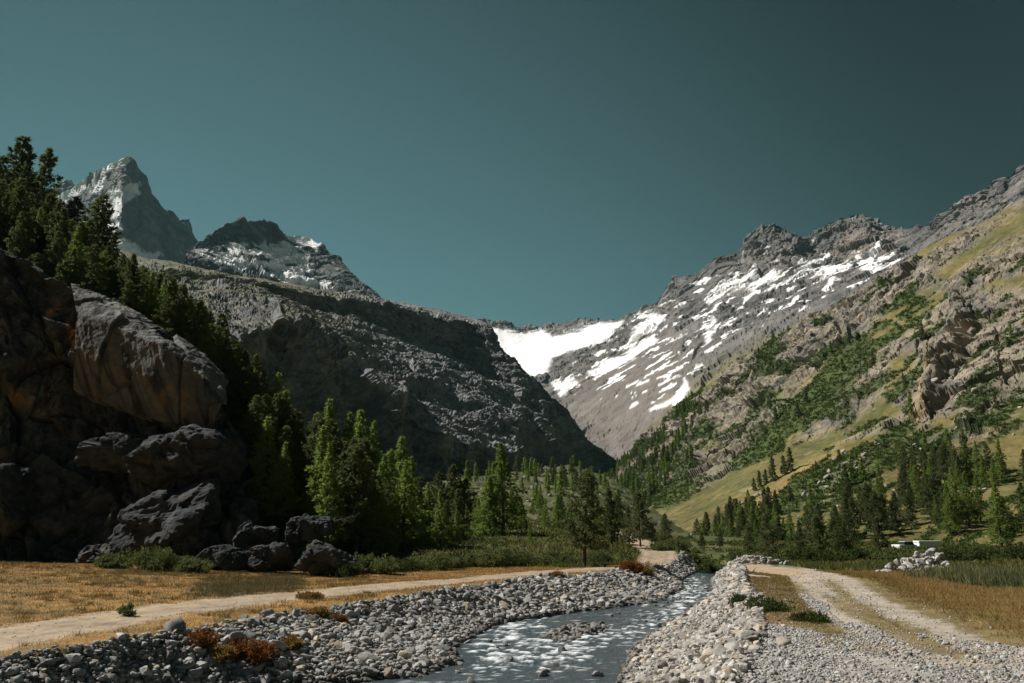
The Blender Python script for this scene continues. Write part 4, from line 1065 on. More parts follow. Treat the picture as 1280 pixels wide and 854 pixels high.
def conifer(seed, H, R, nb, base, kind, nt, tl):
    r = np.random.default_rng(seed)
    bend = r.normal(0, .012, 2) * H
    def axis(z): t = z / H; return np.stack([bend[0] * t * t, bend[1] * t * t, z], -1)
    zz = np.linspace(-.4, H * .97, 10)
    parts = [tube(axis(zz), .018 * H * (1 - zz / H * .93).clip(.06) + .02 * (zz < 0), 8)]
    C, Dd, sz = [], [], []
    gaps = r.uniform(0, 2 * np.pi, 3)
    clump = r.uniform(.6, 1.15, 60)
    for k in range(nb):
        t = (k + r.random()) / nb; t = t ** .92
        z = H * (base + (.985 - base) * t)
        az = k * 2.399 + r.normal(0, .35)
        prof = (1 - t) ** (.98 if kind == 'larch' else .74) if t > .10 else (.66 + t * 2.4)
        L = R * prof * clump[int(t * 24)] * r.uniform(.55, 1.15) + .05
        if np.any(np.abs((az - gaps + np.pi) % (2 * np.pi) - np.pi) < .25) and r.random() < .5: L *= .6
        up = (.30 if t > .7 else .05 - .22 * (1 - t)) if kind == 'larch' else (.42 * t + .02 - .15 * (1 - t))
        d0 = np.array([math.cos(az), math.sin(az), 0.])
        ss = np.linspace(0, 1, 4)
        bp = axis(np.array([z]))[0] + d0 * (ss * L)[:, None] + np.array([0, 0, 1.]) * (up * ss * L - (.10 if kind == 'larch' else -.06) * L * ss ** 2)[:, None]
        if L > .45: parts.append(tube(bp, .010 * L * (1.15 - ss) + .006, 3))
        m = max(3, int(nt * L / R + 2))
        s = r.uniform(.10, 1.0, m) ** .62
        side = np.cross(d0, [0, 0, 1.]); sw = r.normal(0, .17, m) * L * (1.15 - s * .75)
        c = np.stack([np.interp(s, ss, bp[:, a]) for a in range(3)], -1) + side * sw[:, None] + np.array([0, 0, 1.]) * (r.normal(0, .05, m) * (.5 + L) - np.abs(sw) * .18)[:, None]
        dv = d0 * r.uniform(.2, 1, m)[:, None] + side * (np.sign(sw) * r.uniform(0, .8, m))[:, None] + np.array([0, 0, 1.]) * (r.normal(.12, .5, m))[:, None]
        C.append(c); Dd.append(dv); sz.append(np.full(m, tl * (.75 + .4 * r.random())))
    C = np.concatenate(C); Dd = np.concatenate(Dd); sz = np.concatenate(sz)
    C = np.repeat(C, 3, 0) + r.normal(0, .10, (len(C) * 3, 3)) * tl; Dd = np.repeat(Dd, 3, 0) + r.normal(0, .55, (len(Dd) * 3, 3)); sz = np.repeat(sz, 3)
    tp = axis(np.full(14, H * .95)) ; tp[:, 2] += r.uniform(-.05, .03, 14) * H
    C = np.concatenate([C, tp]); Dd = np.concatenate([Dd, r.normal(0, .4, (14, 3)) + [0, 0, 1]]); sz = np.concatenate([sz, np.full(14, tl)])
    Dd /= np.linalg.norm(Dd, axis=1, keepdims=True)
    return join(parts), leaves(C, Dd, sz, sz * (.22 if kind == 'larch' else .26), r)
def blob_leaves(seed, w, h, nclump, nleaf, ls, base=0.1):
    """a leafy crown: many clumps of leaves in an uneven volume"""
    r = np.random.default_rng(seed)
    u = r.normal(size=(nclump, 3)); u /= np.linalg.norm(u, axis=1, keepdims=True); u[:, 2] = np.abs(u[:, 2]) * r.choice([1, 1, 1, -.35], nclump)
    cc = u * (r.random((nclump, 1)) ** .4) * np.array([w / 2, w / 2, h * .72]) * r.uniform(.75, 1.15, (nclump, 1)) + np.array([0, 0, h * (base + .18)])
    cc[:, 2] = np.maximum(cc[:, 2], h * base)
    C = np.repeat(cc, nleaf, 0); out = r.normal(size=C.shape); out /= np.linalg.norm(out, axis=1, keepdims=True)
    C = C + out * (r.random((len(C), 1)) ** .5) * (.12 * (w + h) / 2 + .05)
    D = out * .8 + r.normal(0, .5, C.shape) + [0, 0, .55]; D /= np.linalg.norm(D, axis=1, keepdims=True)
    return leaves(C, D, ls * r.uniform(.6, 1.3, len(C)), ls * .26, r), cc
TREES = {}
for i in range(5):
    (tv, tf), (lv, lf) = conifer(50 + i, 10.0, [3.0, 2.6, 3.4, 2.4, 2.8][i], 125, [.10, .06, .14, .05, .12][i], 'larch', 30, .31)
    t = np_mesh('trunk', tv, tf); t.materials.append(M_BARK); c = np_mesh('crown', lv, lf, None, False); c.materials.append(M_LARCH)
    TREES['larch', i] = (t, c)
for i in range(5):
    (tv, tf), (lv, lf) = conifer(70 + i, 10.0, [3.5, 2.9, 3.7, 2.6, 3.1][i], 110, [.20, .10, .14, .08, .16][i], 'pine', 36, .33)
    t = np_mesh('trunk', tv, tf); t.materials.append(M_BARK); c = np_mesh('crown', lv, lf, None, False); c.materials.append(M_PINE)
    TREES['pine', i] = (t, c)
SMALL = {}
for i in range(6):
    k = 'larch' if i < 3 else 'pine'
    (tv, tf), (lv, lf) = conifer(90 + i, 10.0, 2.1 if k == 'larch' else 2.4, 46, .06, k, 9, .85)
    tri = np.concatenate([tf[:, [0, 1, 2]], tf[:, [0, 2, 3]]])
    me = np_mesh('small_conifer', np.concatenate([tv, lv]), np.concatenate([tri, lf + len(tv)]), None, False, np.r_[np.zeros(len(tri)), np.ones(len(lf))])
    me.materials.append(M_BARK); me.materials.append(M_LARCH if k == 'larch' else M_PINE)
    SMALL[k, i % 3] = (me, np.concatenate([tv, lv]), np.concatenate([tri, lf + len(tv)]))
ORD = ['first', 'second', 'third', 'fourth', 'fifth', 'sixth', 'seventh', 'eighth', 'ninth', 'tenth', 'eleventh', 'twelfth', 'thirteenth', 'fourteenth', 'fifteenth', 'sixteenth', 'seventeenth', 'eighteenth', 'nineteenth', 'twentieth']
TENS = ['', '', 'twenty', 'thirty', 'forty', 'fifty', 'sixty', 'seventy', 'eighty', 'ninety']
def ordinal(n):
    if n > 100: return 'hundred-and-' + ordinal(n - 100)
    if n == 100: return 'hundredth'
    if n <= 20: return ORD[n - 1]
    if n % 10 == 0: return TENS[n // 10][:-1] + 'ieth'
    return TENS[n // 10] + '-' + ORD[n % 10 - 1]
def tree(kind, var, loc, H, label, group=None, wide=1.0, full=True):
    r = random.Random(int(abs(loc[0]) * 97 + loc[1] * 31))
    name = 'larch_tree' if kind == 'larch' else 'pine_tree'
    if full:
        t, c = TREES[kind, var % 5]
        o = empty(name, loc, r.uniform(0, 6.28)); o.scale = (H / 10 * wide * r.uniform(.85, 1.12), H / 10 * wide * r.uniform(.85, 1.12), H / 10)
        o.rotation_euler = (r.gauss(0, .025), r.gauss(0, .025), r.uniform(0, 6.28))
        for nm, me in (('trunk', t), ('crown', c)):
            q = bpy.data.objects.new(nm, me); COL.objects.link(q); q.parent = o
    else:
        o = bpy.data.objects.new(name, SMALL[kind, var % 3][0]); COL.objects.link(o)
        o.location = loc; o.rotation_euler = (0, 0, r.uniform(0, 6.28)); o.scale = (H / 10 * wide, H / 10 * wide, H / 10)
    tag(o, label, 'tree', group)
    return o
def surface_at(G, nf, px, py, win=None):
    """the visible point of a loft nearest to a pixel"""
    V = G[:nf].reshape(-1, 3); x, y = proj(V)
    return V[np.argmin((x - px) ** 2 + (y - py) ** 2)]
TREE_N = [0]
def group_rows(items, label, group):
    """items: dicts; labels count the trees of one group from left to right as the photo shows them"""
    items = sorted(items, key=lambda d: d['px'])
    for k, d in enumerate(items):
        tree(d['kind'], d['var'], tuple(d['loc']), d['H'], label.replace('#', ordinal(k + 1)), group, d.get('wide', 1.0), d.get('full', True))
        TREE_N[0] += 1
def plant_trees():
    r = np.random.default_rng(33)
    # -- named trees of the valley floor
    def at_floor(px, py, Y):
        p = unp(px, py, Y); z = float(gz(p[0], Y)[0]); return (p[0], Y, z)
    def single(kind, var, px, Y, pytop, label, wide=1.0, group=None):
        x = float(unp(px, 690, Y)[0]); z = float(gz(x, Y)[0]) - .1
        H = float(unp(px, pytop, Y)[2]) - z
        tree(kind, var, (x, Y, z), H, label, group, wide); TREE_N[0] += 1
    single('pine', 0, 730, 87, 585, 'dark pine with a bare lower trunk standing at the bend of the road', 1.12)
    single('larch', 0, 629, 131, 552, 'tallest bright green larch in the middle of the valley', 1.45)
    single('larch', 3, 612, 129, 594, 'shorter bright larch touching the left side of the tallest larch', 1.5)
    single('larch', 2, 652, 137, 620, 'small larch close behind the right side of the tallest larch', 1.2)
    single('larch', 1, 597, 133, 622, 'low bright larch on the left edge of the tall larch group', 1.6)
    single('pine', 1, 765, 118, 609, 'dark conifer directly right of the pine at the road bend', 1.0)
    single('pine', 4, 801, 124, 613, 'broad dark conifer left of the winding road', 1.1)
    single('pine', 3, 787, 132, 634, 'dark conifer squeezed between the two tall ones left of the winding road', 1.0)
    single('pine', 2, 832, 127, 642, 'short round conifer at the right end of the dark row by the winding road', 1.15)
    single('larch', 4, 748, 135, 622, 'green conifer behind the crown of the pine at the road bend', 1.1)
    single('larch', 1, 712, 139, 628, 'green larch half hidden on the left of the pine at the road bend', 1.1)
    single('pine', 4, 815, 134, 652, 'low conifer just left of the short round one', 1.1)
    single('pine', 2, 961, 94, 641, 'dark pine beside the gravel heap right of the river', 1.15)
    single('pine', 1, 1026, 100, 643, 'narrow dark conifer left of the round birch', 1.25)
    single('pine', 3, 1002, 108, 650, 'dark conifer between the gravel heap pine and the narrow one', 1.1)
    single('pine', 2, 938, 112, 656, 'small round pine behind the gravel heap', 1.2)
    single('pine', 4, 1100, 122, 646, 'solitary dark conifer left of the white vehicle', 1.1)
    single('larch', 0, 1253, 128, 603, 'largest conifer at the right edge of the valley floor', 1.25)
    single('pine', 3, 878, 138, 664, 'small dark conifer right of the winding road', 1.2)
    single('pine', 1, 900, 136, 660, 'small dark conifer between the winding road and the gravel heap', 1.2)
    single('larch', 2, 583, 122, 640, 'small lit larch sapling left of the tall larch group', 1.3)
    single('larch', 3, 663, 116, 652, 'thin young larch on the shaded meadow right of the tall larch group', .9)
    # -- the forest on the spur
    it = []
    G = SPU; nu = G.shape[1]
    tries = 0
    pts = []
    while len(it) < 185 and tries < 20000:
        tries += 1
        v = r.integers(24, SPU_N - 4); u = r.integers(0, nu)
        p = G[v, u]
        px, py = proj(p[None]); px, py = px[0], py[0]
        if not (-40 < px < 585): continue
        if px > 520 and r.random() < .5: continue
        if px < 300 and v < 60 and r.random() < .3: continue
        if any((p[0] - q[0]) ** 2 + (p[1] - q[1]) ** 2 < 2.0 ** 2 for q in pts): continue
        pts.append(p)
        Hh = np.interp(px, [0, 60, 130, 220, 300, 380, 450, 500, 560, 600], [11.5, 11.5, 8.5, 10.0, 10.5, 12.0, 12.5, 11.0, 8.0, 7]) * r.uniform(.72, 1.12)
        kind = 'larch' if r.random() < np.interp(px, [0, 300, 450], [.15, .25, .4]) else 'pine'
        it.append(dict(px=px, kind=kind, var=int(r.integers(0, 5)), loc=(p[0], p[1], p[2] - .3), H=Hh, wide=r.uniform(1.0, 1.35)))
    # the tall ones on the skyline and the lit ones at the edge of the shade
    for px, py, pt, kind in ((14, 292, 168, 'pine'), (42, 300, 182, 'pine'), (-8, 285, 195, 'pine'), (30, 298, 215, 'larch'), (84, 335, 244, 'pine'), (116, 352, 240, 'pine'), (62, 322, 262, 'larch'), (100, 345, 275, 'larch'), (138, 365, 288, 'larch'),
                             (330, 640, 515, 'larch'), (352, 650, 548, 'larch'), (408, 640, 494, 'larch'), (388, 630, 512, 'larch'), (428, 652, 512, 'larch'), (452, 652, 508, 'larch'), (463, 655, 522, 'larch'), (492, 668, 542, 'larch'), (510, 668, 568, 'larch'), (545, 668, 588, 'pine'), (565, 668, 578, 'pine'), (580, 668, 596, 'pine'), (310, 545, 440, 'pine'), (270, 500, 405, 'pine'), (240, 470, 372, 'pine'), (205, 435, 345, 'pine')):
        p = surface_at(SPU, SPU_N, px, py); H = float(unp(px, pt, p[1])[2] - p[2])
        it.append(dict(px=px, kind=kind, var=int(r.integers(0, 5)), loc=(p[0], p[1], p[2] - .3), H=max(H, 4), wide=1.05))
    k = 0
    while k < 46:
        v = r.integers(40, SPU_N - 4); u = r.integers(0, nu); p = G[v, u]; px = proj(p[None])[0][0]
        if not (150 < px < 450) or any((p[0] - q[0]) ** 2 + (p[1] - q[1]) ** 2 < 1.6 ** 2 for q in pts): continue
        pts.append(p); k += 1
        it.append(dict(px=px, kind='pine', var=int(r.integers(0, 5)), loc=(p[0], p[1], p[2] - .3), H=r.uniform(6, 10.5), wide=r.uniform(1.1, 1.4)))
    a = [d for d in it if d['px'] < 150]; b = [d for d in it if 150 <= d['px'] < 320]; c = [d for d in it if 320 <= d['px'] < 440]; e = [d for d in it if d['px'] >= 440]
    group_rows(a, 'tall conifer on top of the dark cliff, # from the left in that stand', 'conifers on top of the cliff')
    group_rows(b, 'conifer on the falling ridge behind the rock slab, # from the left there', 'conifers behind the rock slab')
    group_rows(c, 'conifer above the roadside boulders in the dark wood, # from the left there', 'conifers above the boulders')
    group_rows(e, 'conifer at the lower right end of the dark wood, # from the left there', 'conifers at the end of the dark wood')
    # -- young larches across the middle of the valley
    it = []
    for _ in range(120):
        Y = 145 + 420 * r.random() ** 1.3; px = r.uniform(548, 775)
        x = float(unp(px, 640, Y)[0]); z = float(gz(x, Y)[0]) - .2
        it.append(dict(px=px, kind='larch' if r.random() < .8 else 'pine', var=int(r.integers(0, 5)), loc=(x, Y, z), H=r.uniform(3.5, 8.5) * (1 + (Y - 150) / 900), wide=r.uniform(.9, 1.3), full=Y < 260))
    for px, py, h in ((576, 588, 30), (545, 578, 24), (520, 566, 16), (600, 585, 24), (532, 560, 14), (562, 596, 20)):
        p = surface_at(SHO, SHO_N, px, py); it.append(dict(px=px, kind='larch', var=1, loc=tuple(p), H=h * p[1] / FPX, wide=.6, full=False))
    group_rows(it, 'young larch in the bouldery valley behind the tall larch group, # from the left', 'young larches across the valley')
    # -- the belt of conifers at the foot of the right slope
    it = []; pts = []
    V = SLO[:SLO_N].reshape(-1, 3); vx, vy = proj(V)
    zone = polydist(vx, vy, [(866, 676), (900, 650), (960, 640), (1010, 645), (1040, 625), (1090, 608), (1150, 592), (1200, 575), (1240, 590), (1310, 585), (1310, 676), (1200, 672), (1120, 668), (1000, 690), (900, 690)])
    cand = np.nonzero(zone > 0)[0]
    while len(it) < 104:
        p = V[r.choice(cand)]
        if any((p[0] - q[0]) ** 2 + (p[1] - q[1]) ** 2 < 3.2 ** 2 for q in pts): continue
        if fbm(np.array([[p[0] / 30, p[1] / 30, 2.]]), 2)[0] < -.12: continue
        pts.append(p); px, py = proj(p[None])
        it.append(dict(px=px[0], kind='pine' if r.random() < .7 else 'larch', var=int(r.integers(0, 5)), loc=(p[0], p[1], p[2] - .3), H=r.uniform(6.5, 11.5) * np.interp(px[0], [860, 1280], [.8, 1.1]), wide=r.uniform(.85, 1.15)))
    for px, py, pt in ((1196, 655, 582), (1212, 660, 586), (1172, 650, 588), (1190, 668, 600), (1227, 655, 592), (1140, 640, 600), (1120, 650, 612), (1105, 655, 615), (1062, 640, 598), (1080, 650, 606)):
        p = surface_at(SLO, SLO_N, px, py); it.append(dict(px=px, kind='larch' if px > 1180 else 'pine', var=int(r.integers(0, 5)), loc=tuple(p - np.array([0, 0, .3])), H=float(unp(px, pt, p[1])[2] - p[2]), wide=.95))
    near = [d for d in it if d['px'] < 1060]; mid = [d for d in it if 1060 <= d['px'] < 1165]; rgt = [d for d in it if d['px'] >= 1165]
    group_rows(near, 'conifer at the slope foot behind the gravel heap, # from the left there', 'conifers at the slope foot behind the gravel heap')
    group_rows(mid, 'conifer on the stony fan above the white vehicle, # from the left there', 'conifers on the stony fan')
    group_rows(rgt, 'conifer in the right-hand wood under the crags, # from the left there', 'conifers of the right-hand wood')
    # -- scattered trees on the open slope
    it = []
    for px, py, h, k in ((943, 614, 16, 'pine'), (950, 609, 20, 'pine'), (958, 605, 18, 'pine'), (966, 602, 30, 'pine'), (981, 594, 24, 'pine'), (989, 590, 30, 'pine'), (913, 652, 26, 'pine'), (922, 655, 30, 'pine'), (918, 645, 20, 'pine'), (1152, 424, 22, 'pine'), (1008, 505, 20, 'pine'), (998, 522, 18, 'pine'),
                         (1092, 462, 24, 'pine'), (1130, 480, 14, 'pine'), (940, 475, 12, 'pine'), (1085, 470, 18, 'larch')):
        p = surface_at(SLO, SLO_N, px, py); it.append(dict(px=px, kind=k, var=int(r.integers(0, 3)), loc=tuple(p), H=h * p[1] / FPX, wide=1.1, full=False))
    zz = np.nonzero((SLO_SC[:SLO_N].ravel() > .5) & (vx > 800) & (vx < 1275) & (vy > 400) & (vy < 640))[0]
    for i in r.choice(zz, 44):
        it.append(dict(px=vx[i], kind='pine' if r.random() < .6 else 'larch', var=int(r.integers(0, 3)), loc=tuple(V[i]), H=r.uniform(3, 7.5), wide=r.uniform(1, 1.4), full=False))
    group_rows(it, 'lone small conifer on the open right slope, # from the left there', 'lone conifers on the open slope')
    # -- the far wood climbing the slope at the end of the valley
    it = []; pts = []
    zone = polydist(vx, vy, [(752, 628), (762, 590), (800, 560), (835, 525), (868, 500), (885, 512), (850, 560), (868, 575), (830, 610), (800, 645), (770, 650)])
    cand = np.nonzero(zone > 0)[0]
    while len(it) < 400:
        p = V[r.choice(cand)]; px, py = proj(p[None])
        pts.append(p)
        it.append(dict(px=px[0], kind='larch' if r.random() < .65 else 'pine', var=int(r.integers(0, 3)), loc=tuple(p), H=r.uniform(6, 10.5), wide=r.uniform(.85, 1.2), full=False))
    it.sort(key=lambda d: d['loc'][1])
    n_ind = max(40, min(60, 330 - TREE_N[0]))
    group_rows(it[:n_ind], 'small conifer in front of the far wood, # from the left there', 'front conifers of the far wood')
    Vs, Fs, Ms, off = [], [], [], 0
    for kind in ('larch', 'pine'):
        for k in range(3):
            sel = [d for d in it[n_ind:] if d['kind'] == kind and d['var'] == k]
            me, bv, bf = SMALL[kind, k]
            mi = np.zeros(len(bf), np.int32); me.polygons.foreach_get('material_index', mi)
            for d in sel:
                a = r.uniform(0, 6.28); s = d['H'] / 10
                R = np.array([[math.cos(a) * s * d['wide'], -math.sin(a) * s * d['wide'], 0], [math.sin(a) * s * d['wide'], math.cos(a) * s * d['wide'], 0], [0, 0, s]])
                Vs.append(bv @ R.T + np.array(d['loc'])); Fs.append(bf + off); off += len(bv)
                Ms.append(np.where(mi == 0, 0, 1 if kind == 'larch' else 2))
    me = np_mesh('far_wood', np.concatenate(Vs), np.concatenate(Fs), None, False, np.concatenate(Ms))
    o = link('far_wood', me, [M_BARK, M_LARCH, M_PINE])
    tag(o, 'far wood of tiny conifers climbing the slope at the end of the valley', 'wood', kind='stuff')
plant_trees()

# ================================================================== shrubs, herbs and grass
def shrub(seed, px, py, Y, w, h, label, mat, group=None, name='shrub', cat='shrub', ls=.16, dens=1.0, z=None, loc=None):
    """w, h in metres"""
    p = unp(px, py, Y) if loc is None else np.array(loc)
    zz = float(gz(p[0], p[1])[0]) if z is None else z
    (lv, lf), cc = blob_leaves(seed, w, h, int(26 * dens * (1 + w * .6)), 34, ls, .08)
    r = np.random.default_rng(seed)
    o = empty(name, (p[0], p[1], zz - .05), r.uniform(0, 6))
    link('foliage', np_mesh('foliage', lv, lf, None, False), mat, o)
    st = []
    for c in cc[:9]:
        t = np.linspace(0, 1, 4)[:, None]; b = np.array([r.normal(0, .08 * w), r.normal(0, .08 * w), -.1])
        st.append(tube(b + (c - b) * t + np.array([0, 0, .1]) * np.sin(t * 3.14), np.array([.03, .022, .015, .008]) * (.5 + h * .3), 4))
    link('stem', np_mesh('stem', *join(st)), M_BARK, o)
    tag(o, label, cat, group)
    return o
def plant_shrubs():
    r = np.random.default_rng(44)
    # the leafy shrub in front of the cliff
    for k, (px, w, h) in enumerate(((142, 3.0, 1.2), (190, 4.6, 1.75), (238, 3.4, 1.25))):
        x = float(unp(px, 700, 67.5)[0])
        shrub(300 + k, px, 700, 67.5, w, h, ['low left end of the sunlit shrubs at the foot of the cliff', 'tallest sunlit leafy shrub at the foot of the dark cliff', 'right-hand sunlit shrub at the foot of the cliff, beside the low boulders'][k], M_LEAF, 'sunlit shrubs under the cliff', ls=.22, dens=1.5)
    # the row along the far side of the road
    xs = [432, 455, 480, 505, 528, 548, 566, 588, 610, 634, 655, 676, 694, 712, 748]
    lab = 'grey-green willow shrub in the row behind the left road, # from the left'
    for k, px in enumerate(xs):
        Y = np.interp(px, [430, 560, 700, 750], [66, 79, 90, 93]) + r.uniform(-1, 3)
        shrub(320 + k, px, 700, Y, r.uniform(2.4, 3.8), r.uniform(.9, 1.75), lab.replace('#', ordinal(k + 1)), M_LEAF if k % 3 else M_DARKLEAF, 'willow shrubs behind the left road', ls=.2, dens=1.1)
    L = [(848, 116, 4.2, 1.6, 'dark round shrub on the right verge of the winding road', 0), (866, 108, 3.0, 1.5, 'green shrub below the dark round one right of the winding road', 0), (886, 98, 3.2, 1.9, 'dark shrub on the river bank just left of the gravel heap', 1),
         (828, 112, 4.0, 1.0, 'low green shrub beside the bend of the winding road', 0), (980, 92, 4.0, 1.5, 'light green shrub between the pine by the gravel heap and the narrow conifer', 2), (1008, 90, 4.2, 1.6, 'dark shrub under the narrow conifer', 1),
         (1040, 88, 4.0, 1.2, 'dark low shrub under the birch', 1), (1076, 92, 4.0, 1.4, 'dark shrub just right of the birch', 1), (1108, 90, 3.4, 1.2, 'green shrub left of the white vehicle', 0), (1185, 88, 4.4, 1.6, 'dark shrub right behind the boulder heap', 1),
         (1210, 92, 4.0, 1.7, 'second dark shrub right of the boulder heap', 1), (1238, 100, 4.0, 1.5, 'dark shrub under the largest conifer at the right edge', 1), (1268, 96, 4.0, 1.6, 'dark shrub at the right edge of the photo', 1), (1160, 110, 3.6, 1.0, 'small shrub beside the long white trailer', 0),
         (925, 106, 3.4, 1.0, 'low green shrub behind the gravel heap', 0)]
    for k, (px, Y, w, h, lb, m) in enumerate(L):
        shrub(360 + k, px, 696, Y, w, h, lb, [M_LEAF, M_DARKLEAF, M_LEAF][m], 'shrubs on the valley floor', ls=.24, dens=1.1)
    for k, (px, py, w, h, lb) in enumerate(((926, 748, 1.1, .45, 'small dark green tussock on the right bank crest'), (962, 764, 1.5, .40, 'low green tussock at the edge of the right gravel strip'), (948, 757, .9, .3, 'tiny green tussock between the two on the right gravel strip'), (1012, 776, 1.3, .22, 'flat green mat beside the left wheel rut'))):
        p = onz(px, py, -2.6); shrub(400 + k, px, py, p[1], w, h, lb, M_DARKLEAF, 'green tussocks on the right bank', 'tussock', 'plant', .10, 1.3)
    p = onz(158, 771, -3.2); shrub(410, 158, 771, p[1], .7, .5, 'single grey-green weed on the verge of the left road', M_LEAF, None, 'weed', 'plant', .09)
    # birch
    x = float(unp(1056, 690, 96)[0]); z = float(gz(x, 96)[0])
    o = empty('birch_tree', (x, 96, z - .1))
    (lv, lf), cc = blob_leaves(77, 3.4, 4.6, 90, 60, .2, .16)
    link('crown', np_mesh('crown', lv, lf, None, False), M_DARKLEAF, o)
    M_BIRCH = plain_mat('birch_bark', (.5, .49, .46), .8, .2, .4, 6)
    st = [tube(np.array([[0, 0, -.2], [.05, 0, 1.2], [.0, .05, 2.4], [.05, 0, 3.8]]), np.array([.13, .10, .075, .03]), 8)]
    for c in cc[:10]: st.append(tube(np.array([[0, 0, 1.2], (c + [0, 0, 1.4]) / 2, c]), np.array([.05, .035, .012]), 4))
    link('trunk', np_mesh('trunk', *join(st)), M_BIRCH, o)
    tag(o, 'round-crowned young birch with a pale trunk right of the narrow dark conifer', 'tree')
    # a pale broad-leaved tree at the edge of the dark wood
    x = float(unp(468, 690, 96)[0]); z = float(gz(x, 96)[0])
    o = empty('broadleaf_tree', (x, 96, z))
    (lv, lf), cc = blob_leaves(78, 4.2, 8.2, 110, 60, .24, .2)
    link('crown', np_mesh('crown', lv, lf, None, False), M_LEAF, o)
    st = [tube(np.array([[0, 0, -.3], [.1, 0, 2.2], [.0, .1, 4.5], [.1, 0, 7]]), np.array([.16, .13, .09, .03]), 8)]
    for c in cc[:12]: st.append(tube(np.array([[0, 0, 2.2], (c + [0, 0, 2.6]) / 2, c]), np.array([.06, .04, .012]), 4))
    link('trunk', np_mesh('trunk', *join(st)), M_BARK, o)
    tag(o, 'pale leafy tree lit by the sun at the right edge of the dark wood', 'tree')
    # heather on the stony bank
    M_HEATH = leaf_mat('heather', (0.13, 0.05, 0.02), (0.26, 0.12, 0.04), .3, 1.5); M_STRAW = leaf_mat('straw', (0.16, 0.10, 0.03), (0.33, 0.22, 0.08), .3, 1.5)
    H = [(252, 796, 1.0, .5, 'rust-brown heather tuft between the stones, left of the larger tufts', 0), (276, 812, .9, .5, 'straw-coloured tuft left of the big rust-brown one on the stony bank', 1), (318, 815, 1.5, .62, 'big rust-brown heather tuft on the stony left bank', 0), (300, 806, .8, .4, 'small heather tuft touching the big rust-brown one', 0),
         (365, 806, .9, .4, 'straw-coloured tuft right of the big rust-brown one', 1), (422, 775, .9, .4, 'small rust-brown tuft high on the stony left bank', 0), (395, 765, 1.3, .3, 'green-brown tuft at the top edge of the stony left bank', 1), (385, 748, 1.2, .3, 'flat brown tuft beside the road above the stony bank', 1),
         (795, 718, 2.4, 1.2, 'rust-brown bush at the far end of the stony left bank', 0), (784, 716, 2.0, 1.0, 'orange tuft on the far end of the stony left bank', 0), (806, 722, 2.0, 1.2, 'green-yellow bush at the far tip of the stony left bank', 1), (695, 722, 1.4, .4, 'brown tuft on the crest of the far stony bank', 1)]
    for k, (px, py, w, h, lb, m) in enumerate(H):
        Y = np.linspace(18, 120, 1200); zc = gz((px - 640) / FPX * Y / 1.0, Y); pp = np.stack([(px - 640) / FPX * (Y * CP + zc * SP), Y, zc], -1)
        qx, qy = proj(pp); i = int(np.argmin(np.abs(qy - py)))
        shrub(430 + k, px, py, Y[i], w, h, lb, [M_HEATH, M_STRAW][m], 'tufts on the stony left bank', 'heather_tuft', 'plant', .13, 1.3, loc=(pp[i][0], Y[i], 0))
plant_shrubs()

